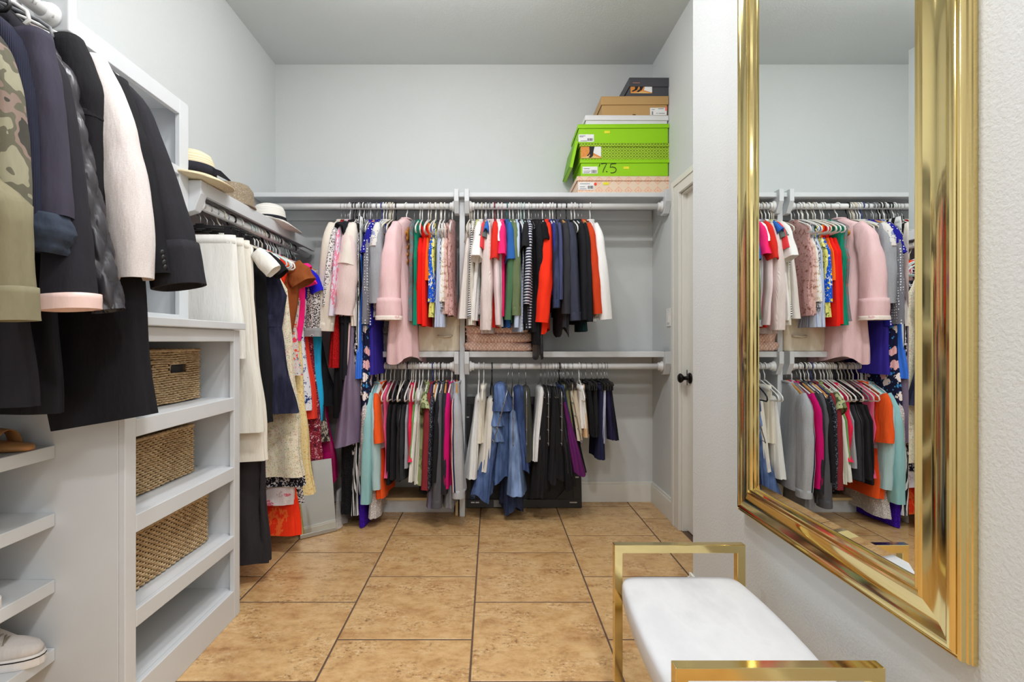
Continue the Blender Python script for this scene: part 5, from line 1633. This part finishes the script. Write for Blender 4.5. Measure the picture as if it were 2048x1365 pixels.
# black framed canvas leaning behind the trousers
fr = thing('framed_canvas', 'large black framed picture turned to the wall behind the trousers', 'picture', (0.205, 3.40, 0.002), (math.radians(-7), 0, 0))
hw, hh = 0.40, 0.74
for (x0, x1, z0, z1) in ((-hw, hw, 0, 0.055), (-hw, hw, hh - 0.055, hh), (-hw, -hw + 0.055, 0.055, hh - 0.055), (hw - 0.055, hw, 0.055, hh - 0.055)):
    MB().box(x0, x1, -0.018, 0.012, z0, z1).build('frame_bar', simple('black_frame', (24, 24, 26), 0.35), fr, bevel=0.002)
MB().box(-hw + 0.055, hw - 0.055, -0.004, 0.004, 0.055, hh - 0.055).build('backing_board', simple('black_backing', (30, 30, 31), 0.6, 0, 0.1, 40), fr)
for sx_ in (-1, 1):
    for zz in (0, 1):
        z = 0.055 if zz == 0 else hh - 0.055
        d = 1 if zz == 0 else -1
        x = sx_ * (hw - 0.055)
        MB().prism([(x, z), (x - sx_ * 0.12, z), (x, z + d * 0.12)], -0.012, -0.0045, 'y').build('corner_brace', simple('black_brace', (16, 16, 17), 0.5), fr)
for (x, z) in ((-0.37, 0.19), (-0.33, 0.035), (-0.30, 0.035), (0.33, 0.035), (0.37, 0.2), (-0.37, 0.6), (0.37, 0.6), (0.355, 0.035)):
    MB().box(x - 0.012, x + 0.012, -0.0205, -0.0185, z - 0.004, z + 0.004).build('staple', M_STEEL, fr)
MB().box(-0.19, -0.12, -0.0195, -0.0182, 0.006, 0.05).build('paper_label', simple('grey_paper', (150, 146, 142), 0.7), fr)

# frameless mirror panel leaning by the dresses
a_, b_ = W(600, 1083, 2.86), W(674, 1066, 2.965)
ang = math.radians(38)
wid = math.hypot(b_.x - a_.x, b_.y - a_.y)
pn = thing('leaning_mirror', 'frameless tilted mirror panel standing on floor in front of the dresses', 'mirror', ((a_.x + b_.x) / 2, (a_.y + b_.y) / 2, 0.003), (math.radians(-11), 0, ang))
MB().box(-wid / 2, wid / 2, 0.0, 0.006, 0.022, 0.42).build('mirror_glass', M_PANEL, pn)
MB().box(-wid / 2, wid / 2, 0.006, 0.014, 0.022, 0.42).build('mirror_backing', M_BLACK, pn)
MB().box(-wid / 2 - 0.002, wid / 2 + 0.002, -0.004, 0.016, 0.0, 0.022).build('bottom_channel', simple('satin_aluminium', (206, 206, 206), 0.25, 1.0), pn, bevel=0.002)

# ------------------------------------------------------------------ woven baskets
def straw(name, c1, c2, rough=0.75):
    k = NT(name)
    vec = k.coord()
    n = k.noise(vec, 60, 4, 0.7)
    n2 = k.noise(vec, 7, 2)
    k.color(k.mix(0.25, k.ramp(n, [(0.3, lin(c1)), (0.65, lin(c2))]), k.ramp(n2, [(0.35, lin((132, 98, 60))), (0.65, lin((214, 188, 148)))])))
    k.bump(k.noise(vec, 260, 3), 0.4, 0.002)
    return k.set(rough, 0, 0.35)


M_SEA = straw('seagrass', (150, 116, 76), (220, 192, 150))
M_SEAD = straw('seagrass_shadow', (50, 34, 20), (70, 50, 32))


def basket(label, loc, LY, DX, H, handle):
    t = thing('woven_basket', label, 'basket', loc, 0, 'seagrass baskets')
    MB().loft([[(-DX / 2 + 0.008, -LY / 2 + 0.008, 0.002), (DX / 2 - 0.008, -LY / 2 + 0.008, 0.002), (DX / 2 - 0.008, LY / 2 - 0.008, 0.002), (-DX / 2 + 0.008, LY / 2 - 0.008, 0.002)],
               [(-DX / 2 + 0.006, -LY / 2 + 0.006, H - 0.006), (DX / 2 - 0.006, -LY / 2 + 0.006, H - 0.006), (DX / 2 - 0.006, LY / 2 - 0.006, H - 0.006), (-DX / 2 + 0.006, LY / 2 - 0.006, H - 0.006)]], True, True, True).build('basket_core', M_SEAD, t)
    # perimeter path
    corners = [(DX / 2, -LY / 2), (DX / 2, LY / 2), (-DX / 2, LY / 2), (-DX / 2, -LY / 2)]
    step = 0.0062
    per = []
    for i in range(4):
        a, b2 = Vector(corners[i]), Vector(corners[(i + 1) % 4])
        n = max(4, int((b2 - a).length / step) // 4 * 4)
        nrm = Vector(((b2 - a).y, -(b2 - a).x)).normalized()
        for q in range(n):
            per.append((a + (b2 - a) * (q / n), nrm))
    rows = int(H / 0.0088)
    rh = (H - 0.012) / rows
    wv = MB()
    rr = random.Random(int(H * 1e4))
    hz0, hz1, hy = H * 0.55, H * 0.74, 0.045
    for j in range(rows):
        z = 0.007 + rh * j
        run = []
        for q, (p, nr) in enumerate(per):
            o = 0.0042 * math.cos(PI * (q / 2.0 + j) + 0.4)
            pp = p + nr * (o + 0.0005 + rr.uniform(-0.0006, 0.0006))
            v = (pp.x, pp.y, z + rr.uniform(-0.0009, 0.0009) + 0.0012 * math.sin(q * 0.21 + j * 0.4))
            skip = handle and p.x > DX / 2 - 0.001 and abs(p.y) < hy and hz0 < z < hz1
            if skip:
                if len(run) > 2:
                    wv.tube(run, 0.0039, 5, flat=0.75)
                run = []
            else:
                run.append(v)
        if len(run) > 2:
            if len(run) == len(per):
                wv.tube(run, 0.0039, 5, closed=True, flat=0.75)
            else:
                wv.tube(run, 0.0039, 5, flat=0.75)
    o = wv.build('woven_strands', M_SEA, t, smooth=True, fix=False)
    o['kind'] = 'stuff'
    rim = MB()
    rp = [(p.x + nr.x * 0.001, p.y + nr.y * 0.001, H - 0.003 + 0.0012 * math.sin(q * 1.6)) for q, (p, nr) in enumerate(per)]
    rim.tube(rp, 0.0062, 6, closed=True)
    rim.build('braided_rim', M_SEA, t, smooth=True, fix=False)
    if handle:
        MB().box(DX / 2 - 0.0075, DX / 2 - 0.0045, -hy + 0.004, hy - 0.004, hz0 + 0.002, hz1 - 0.002).build('handle_hole_shade', M_INK, t)  # black plate paints the darkness inside the handle opening
        hp = [(DX / 2 + 0.002, -hy, hz0), (DX / 2 + 0.002, hy, hz0), (DX / 2 + 0.002, hy, hz1), (DX / 2 + 0.002, -hy, hz1)]
        MB().tube(hp, 0.004, 6, closed=True).build('handle_binding', M_SEA, t, smooth=True)
    return t


basket('woven seagrass basket with cut-out handle on the top shelf', (-1.29, 1.86, 0.893), 0.28, 0.27, 0.195, True)
basket('woven seagrass basket on the second shelf of the unit', (-1.29, 1.765, 0.613), 0.39, 0.27, 0.185, False)
basket('woven seagrass basket, lowest of three', (-1.25, 1.775, 0.336), 0.42, 0.27, 0.185, False)
# woven tray peeking out behind the top basket, and a ring on the panel
o = MB().box(-0.09, 0.09, -0.028, 0.028, 0, 0.03).build('woven_tray', M_SEA, None, (-1.39, 2.032, 0.893), bevel=0.004)
tag(o, 'small low woven tray peeking out beside the top basket', 'tray')
o = MB().tube([(0, 0.014 * math.cos(a), 0.02 * math.sin(a)) for a in [2 * PI * q / 20 for q in range(20)]], 0.0022, 6, closed=True).build('loop_pull', M_WHITEP, None, (-1.2, 2.02, 1.02), smooth=True)
o.parent = unit
for q in o.data.vertices:
    pass

# ------------------------------------------------------------------ hats
def hat_mat(name, c1, c2):
    k = NT(name)
    vec = k.coord()
    sx = k.n('ShaderNodeSeparateXYZ')
    k.l(vec, sx.inputs[0])
    rad = k.math('SQRT', k.math('ADD', k.math('MULTIPLY', sx.outputs[0], sx.outputs[0]), k.math('MULTIPLY', sx.outputs[1], sx.outputs[1])))
    w = k.math('SINE', k.math('MULTIPLY', k.math('ADD', rad, sx.outputs[2]), 2 * PI / 0.0075))
    k.color(k.mix(k.math('MULTIPLY', k.math('ADD', w, 1.0), 0.5), lin(c1), lin(c2)))
    k.bump(w, 0.35, 0.002)
    return k.set(0.75, 0, 0.3)


def hat(name, label, loc, prof, mat, band=None, bandmat=None, droop=0.0, rot=0.0, n=40, sq=1.0, dent=0.0, bow=False):
    m = MB()
    rings = []
    for (r, z) in prof:
        ring = []
        for q in range(n):
            a = 2 * PI * q / n
            x, y = r * math.cos(a), r * math.sin(a) * sq
            ring.append((x, y, z - (droop * max(0, r - 0.1) * (1.6 * max(0, math.cos(a)) ** 2 - 0.25)) - dent * math.cos(a * 1) ** 2 * max(0, 0.06 - r) * 8))
        rings.append(ring)
    m.loft(rings, True, True, True)
    o = m.build(name, mat, None, loc, rot, smooth=True)
    tag(o, label, 'hat')
    if band:
        (r0, z0), (r1, z1) = band
        bm_ = MB()
        bm_.loft([[(r * math.cos(2 * PI * q / n), r * sq * math.sin(2 * PI * q / n), z) for q in range(n)] for (r, z) in ((r0 + 0.0005, z0), (r0 + 0.003, z0), (r1 + 0.003, z1), (r1 + 0.0005, z1))], wrap=True)
        b2 = bm_.build('hat_band', bandmat, o, smooth=True)
        if bow:
            MB().prism([(0.0, 0.0), (0.035, -0.012), (0.075, -0.052), (0.062, -0.052), (0.02, -0.03), (-0.01, -0.03)], -0.006, 0.004, 'y').build('band_tail', bandmat, o, loc=(r0 - 0.004, 0.0, z1 - 0.005), rot=0.1)
    return o


M_RIB = fab('plain', (38, 38, 46))
prof = [(0.163, 0.012), (0.164, 0.017), (0.14, 0.026), (0.115, 0.034), (0.094, 0.04), (0.09, 0.07), (0.084, 0.105), (0.072, 0.132), (0.045, 0.146), (0.012, 0.15)]
hat('straw_fedora', 'cream straw fedora with wide black ribbon band', (-1.285, 2.17, ZH), prof, hat_mat('cream_straw', (236, 222, 190), (214, 196, 158)), ((0.0935, 0.041), (0.0885, 0.082)), M_RIB, droop=0.16, bow=True)
prof = [(0.112, 0.004), (0.114, 0.009), (0.105, 0.02), (0.104, 0.05), (0.1, 0.085), (0.08, 0.112), (0.04, 0.122), (0.01, 0.124)]
hat('tweed_cap', 'brown and grey tweed cap between the two straw hats', (-1.30, 2.53, ZH), prof, fab('speckle', (150, 134, 112), (112, 98, 82), (190, 178, 160), s=0.004), None, None, droop=0.25, rot=0.4)
prof = [(0.175, 0.01), (0.176, 0.014), (0.14, 0.02), (0.11, 0.026), (0.09, 0.032), (0.088, 0.06), (0.084, 0.09), (0.072, 0.112), (0.045, 0.124), (0.012, 0.127)]
hat('panama_hat', 'white panama hat with thin black band and turned-down brim', (-1.285, 2.93, ZH), prof, hat_mat('white_straw', (240, 238, 232), (226, 222, 214)), ((0.09, 0.033), (0.0885, 0.05)), M_RIB, droop=0.42, rot=0.15)

# ------------------------------------------------------------------ shoes
def outline(L, w, n=28, heel=0.72):
    pts = []
    for q in range(n):
        a = 2 * PI * q / n
        x = math.cos(a)
        ww = w * (heel + (1 - heel) * (0.5 + 0.5 * x) ** 0.8)
        pts.append((x * L / 2, ww * spow(math.sin(a), 0.85)))
    return pts


def sneaker(label, loc, rot, upper, solem, laces=True, name='sneaker', lace_mat=None, stripe=True):
    t = thing(name, label, 'shoe', loc, rot)
    L, w = 0.255, 0.046
    ol = outline(L, w)
    MB().loft([[(x, y, 0.0) for x, y in ol], [(x * 1.005, y * 1.03, 0.006) for x, y in ol], [(x * 1.005, y * 1.03, 0.026) for x, y in ol], [(x * 0.985, y * 0.95, 0.03) for x, y in ol]], True, True, True).build('sole', solem, t, smooth=False, bevel=0.0)
    rings = []
    for (f, z) in ((0.96, 0.028), (0.95, 0.045), (0.86, 0.06)):
        rings.append([(x * f, y * f, z + (0.0 if z < 0.05 else 0.0)) for x, y in ol])
    # rising toward the ankle
    out = []
    for (f, z, up) in ((0.965, 0.028, 0.0), (0.96, 0.042, 0.012), (0.9, 0.054, 0.034), (0.74, 0.062, 0.05), (0.6, 0.066, 0.056)):
        out.append([(x * f - (0.02 if up > 0.03 else 0) * (1 - f), y * f, z + up * sstep(0.02, -0.08, x) if False else z + up * (1 - sstep(-0.06, 0.05, x))) for x, y in ol])
    MB().loft(out, True, True, True).build('upper', upper, t, smooth=True)
    MB().loft([[(x * 1.008, y * 1.04, z) for x, y in ol] for z in (0.021, 0.0245)], wrap=False).build('sole_stripe', M_INK, t) if stripe else None
    tc = [(x, y) for x, y in ol if x > 0.055]
    if laces:
        lm = MB()
        for j in range(5):
            x = 0.045 - j * 0.02
            z = 0.07 + j * 0.0065
            lm.tube([(x, -0.026, z - 0.008), (x - 0.004, 0, z + 0.003), (x, 0.026, z - 0.008)], 0.0028, 5)
            lm.tube([(x, -0.024, z - 0.007), (x - 0.012, 0.002, z + 0.006), (x - 0.02, 0.024, z)], 0.0026, 5)
        lm.build('laces', lace_mat or M_WHITEP, t, smooth=True)
        MB().loft([[(0.055 - 0.03 * i, 0.02 * math.cos(a), 0.058 + 0.013 * i + 0.005 * math.sin(a)) for a in [2 * PI * q / 10 for q in range(10)]] for i in range(5)], True, True, True).build('tongue', upper, t, smooth=True)
    return t


M_CANV = fab('plain', (206, 200, 196))
M_RUBBER = simple('white_rubber', (226, 222, 220), 0.5, 0, 0.04, 30)
sneaker('worn off-white canvas sneaker with grey laces on the lowest shelf', (-1.335, 1.352, 0.253), 0.12, M_CANV, M_RUBBER, True, lace_mat=fab('plain', (150, 140, 128)))
sneaker('plain white slip-on shoe on the third shelf', (-1.36, 1.262, 0.446), 0.0, fab('plain', (232, 230, 230)), M_RUBBER, False, 'slip_on_shoe', stripe=False)
sneaker('white lace-patterned flat shoe on the second shelf', (-1.365, 1.245, 0.634), 0.0, fab('lace', (226, 220, 208), (170, 160, 140), s=0.008), M_RUBBER, False, 'flat_shoe', stripe=False)


def sandal(label, loc, rot):
    t = thing('sandal', label, 'shoe', loc, rot, 'tan sandals')
    tan = simple('tan_leather', (172, 122, 74), 0.5, 0, 0.1, 30)
    ol = outline(0.24, 0.041, heel=0.7)
    lev = lambda x: 0.045 * sstep(-0.02, -0.1, x) if False else 0.05 * (1 - sstep(-0.1, 0.03, x))
    MB().loft([[(x, y, 0.002 + lev(x)) for x, y in ol], [(x * 1.01, y * 1.02, 0.008 + lev(x)) for x, y in ol], [(x, y, 0.016 + lev(x)) for x, y in ol]], True, True, True).build('sole', tan, t, smooth=True)
    MB().loft([[(-0.115, -0.02, 0.0), (-0.06, -0.024, 0.0), (-0.06, 0.024, 0.0), (-0.115, 0.02, 0.0)], [(-0.118, -0.026, 0.05), (-0.05, -0.03, 0.042), (-0.05, 0.03, 0.042), (-0.118, 0.026, 0.05)]], True, True, True).build('heel', tan, t)
    rings = []
    for i in range(13):
        a = PI * i / 12
        y, z = 0.042 * math.cos(a), 0.012 + 0.045 * math.sin(a)
        rings.append([(0.06, y, z), (0.02, y * 1.05, z + 0.006 * math.sin(a)), (0.02, y * 0.98, z + 0.004 * math.sin(a) - 0.001), (0.06, y * 0.94, z - 0.002)])
    MB().loft(rings, True, True, True).build('toe_strap', tan, t, smooth=True)
    rings = []
    for i in range(13):
        a = PI * i / 12
        rings.append([(-0.07, 0.034 * math.cos(a), 0.06 + 0.07 * math.sin(a)), (-0.09, 0.036 * math.cos(a), 0.062 + 0.075 * math.sin(a)), (-0.09, 0.033 * math.cos(a), 0.062 + 0.073 * math.sin(a))])
    MB().loft(rings, True, True, True).build('ankle_strap', tan, t, smooth=True)
    return t


sandal('tan leather slide sandal beside the unit panel on the top shelf', (-1.352, 1.352, 0.826), 0.05)
sandal('second tan sandal, half cut off at the photo edge', (-1.352, 1.255, 0.826), -0.05)

# ------------------------------------------------------------------ gold mirror on the wall
gm = thing('wall_mirror', 'tall mirror in a wide polished brass frame on the wall', 'mirror', (XM, 1.2825, 0.555))
YA, YBm, ZA, ZB = 0.8775 - 1.2825, 1.6875 - 1.2825, 0.0, 1.87     # outer rectangle in local y, z
prof = [(0, 0.001), (0, 0.009), (0.0015, 0.011), (0.0015, 0.016), (0.004, 0.018), (0.004, 0.023), (0.006, 0.027), (0.009, 0.029), (0.011, 0.026), (0.0125, 0.026), (0.015, 0.031), (0.019, 0.034), (0.024, 0.034), (0.027, 0.031)]
for i in range(0, 13):
    a = i / 12
    prof.append((0.028 + 0.05 * a, 0.0305 - 0.0045 * math.sin(PI * a) + 0.001 * a))
prof += [(0.08, 0.034), (0.083, 0.036), (0.086, 0.034), (0.087, 0.030), (0.090, 0.030), (0.093, 0.033), (0.096, 0.031), (0.098, 0.024), (0.102, 0.022), (0.105, 0.017), (0.105, 0.001)]


def frame_ring(k):
    oy, oz = ((YA, ZA), (YBm, ZA), (YBm, ZB), (YA, ZB))[k]
    dy, dz = ((1, 1), (-1, 1), (-1, -1), (1, -1))[k]
    return [(-h, oy + dy * a, oz + dz * a) for (a, h) in prof]


for k in range(4):
    o = MB().loft([frame_ring(k), frame_ring((k + 1) % 4)], True, True, True).build('frame_side', M_BRASS, gm)
    m_ = o.data
    m_.polygons.foreach_set('use_smooth', [True] * len(m_.polygons))
    es = o.modifiers.new('split', 'EDGE_SPLIT')
    es.split_angle = math.radians(28)
fi = 0.103
ya, yb_, za, zb_ = YA + fi, YBm - fi, ZA + fi, ZB - fi
bev = 0.022
g = MB()
glass_yaw = math.radians(0.0)
outer = [(-0.0165, ya, za), (-0.0165, yb_, za), (-0.0165, yb_, zb_), (-0.0165, ya, zb_)]
inner = [(-0.0185, ya + bev, za + bev), (-0.0185, yb_ - bev, za + bev), (-0.0185, yb_ - bev, zb_ - bev), (-0.0185, ya + bev, zb_ - bev)]
back_ = [(-0.012, y, z) for (_, y, z) in outer]
g.loft([back_, outer, inner], True, True, True)
g.build('mirror_glass', M_MIRROR, gm)
MB().box(-0.0115, -0.001, ya - 0.02, yb_ + 0.02, za - 0.02, zb_ + 0.02).build('backing_board', M_BLACK, gm)

# ------------------------------------------------------------------ vanity bench
bn = thing('vanity_bench', 'small bench with brass box-tube ends and white marbled seat cushion', 'bench', (0.565, 1.265, 0))
BT = 0.025


def loop_frame(y, x0, x1, zt):
    m = MB()
    r = BT / 2
    pts = [(x0 + r, zt - r), (x1 - r, zt - r), (x1 - r, r), (x0 + r, r)]
    rings = []
    for i, (x, z) in enumerate(pts):
        dx, dz = ((-1, 1), (1, 1), (1, -1), (-1, -1))[i]
        rings.append([(x + dx * r, y - r, z + dz * r), (x + dx * r, y + r, z + dz * r), (x - dx * r, y + r, z - dz * r), (x - dx * r, y - r, z - dz * r)])
    m.loft(rings, True, wrap=True)
    return m.build('end_frame', M_BRASS, bn, bevel=0.0015)


loop_frame(0.29, -0.19, 0.21, 0.497)
loop_frame(-0.29, -0.215, 0.185, 0.497)
k = NT('white_marbled_vinyl')
vec = k.coord('Object', (1, 0.5, 1))
n = k.noise(vec, 5, 6, 0.6)
k.color(k.ramp(n, [(0.35, lin((196, 197, 201))), (0.5, lin((212, 213, 216))), (0.62, lin((204, 205, 209)))]))
k.bump(k.noise(vec, 14, 3), 0.12, 0.006)
M_SEAT = k.set(0.45, 0, 0.4)
rings = []
nn = 30
for i in range(nn + 1):
    u = i / nn
    y = -0.278 + 0.556 * u
    bul = 0.018 * math.sin(PI * u) ** 0.7
    edge = 1 - 0.02 * (abs(2 * u - 1) ** 30)
    ring = []
    for q in range(36):
        a = 2 * PI * q / 36
        cx_, cz_ = spow(math.cos(a), 0.24), spow(math.sin(a), 0.36)
        ring.append(((0.176 + bul) * cx_ * edge - 0.003 + (0.012 * (u - 0.5) * 2) * 0.9, y, 0.365 + (0.036 + 0.004 * math.sin(PI * u)) * cz_ * edge))
    rings.append(ring)
MB().loft(rings, True, True, True).build('seat_cushion', M_SEAT, bn, smooth=True)
MB().box(-0.16, 0.16, -0.277, 0.277, 0.31, 0.333).build('seat_board', M_BLACK, bn, bevel=0.003)

dups = {k_: v for k_, v in LABELS.items() if len(v) > 1}
if dups:
    print('DUPLICATE LABELS', dups)
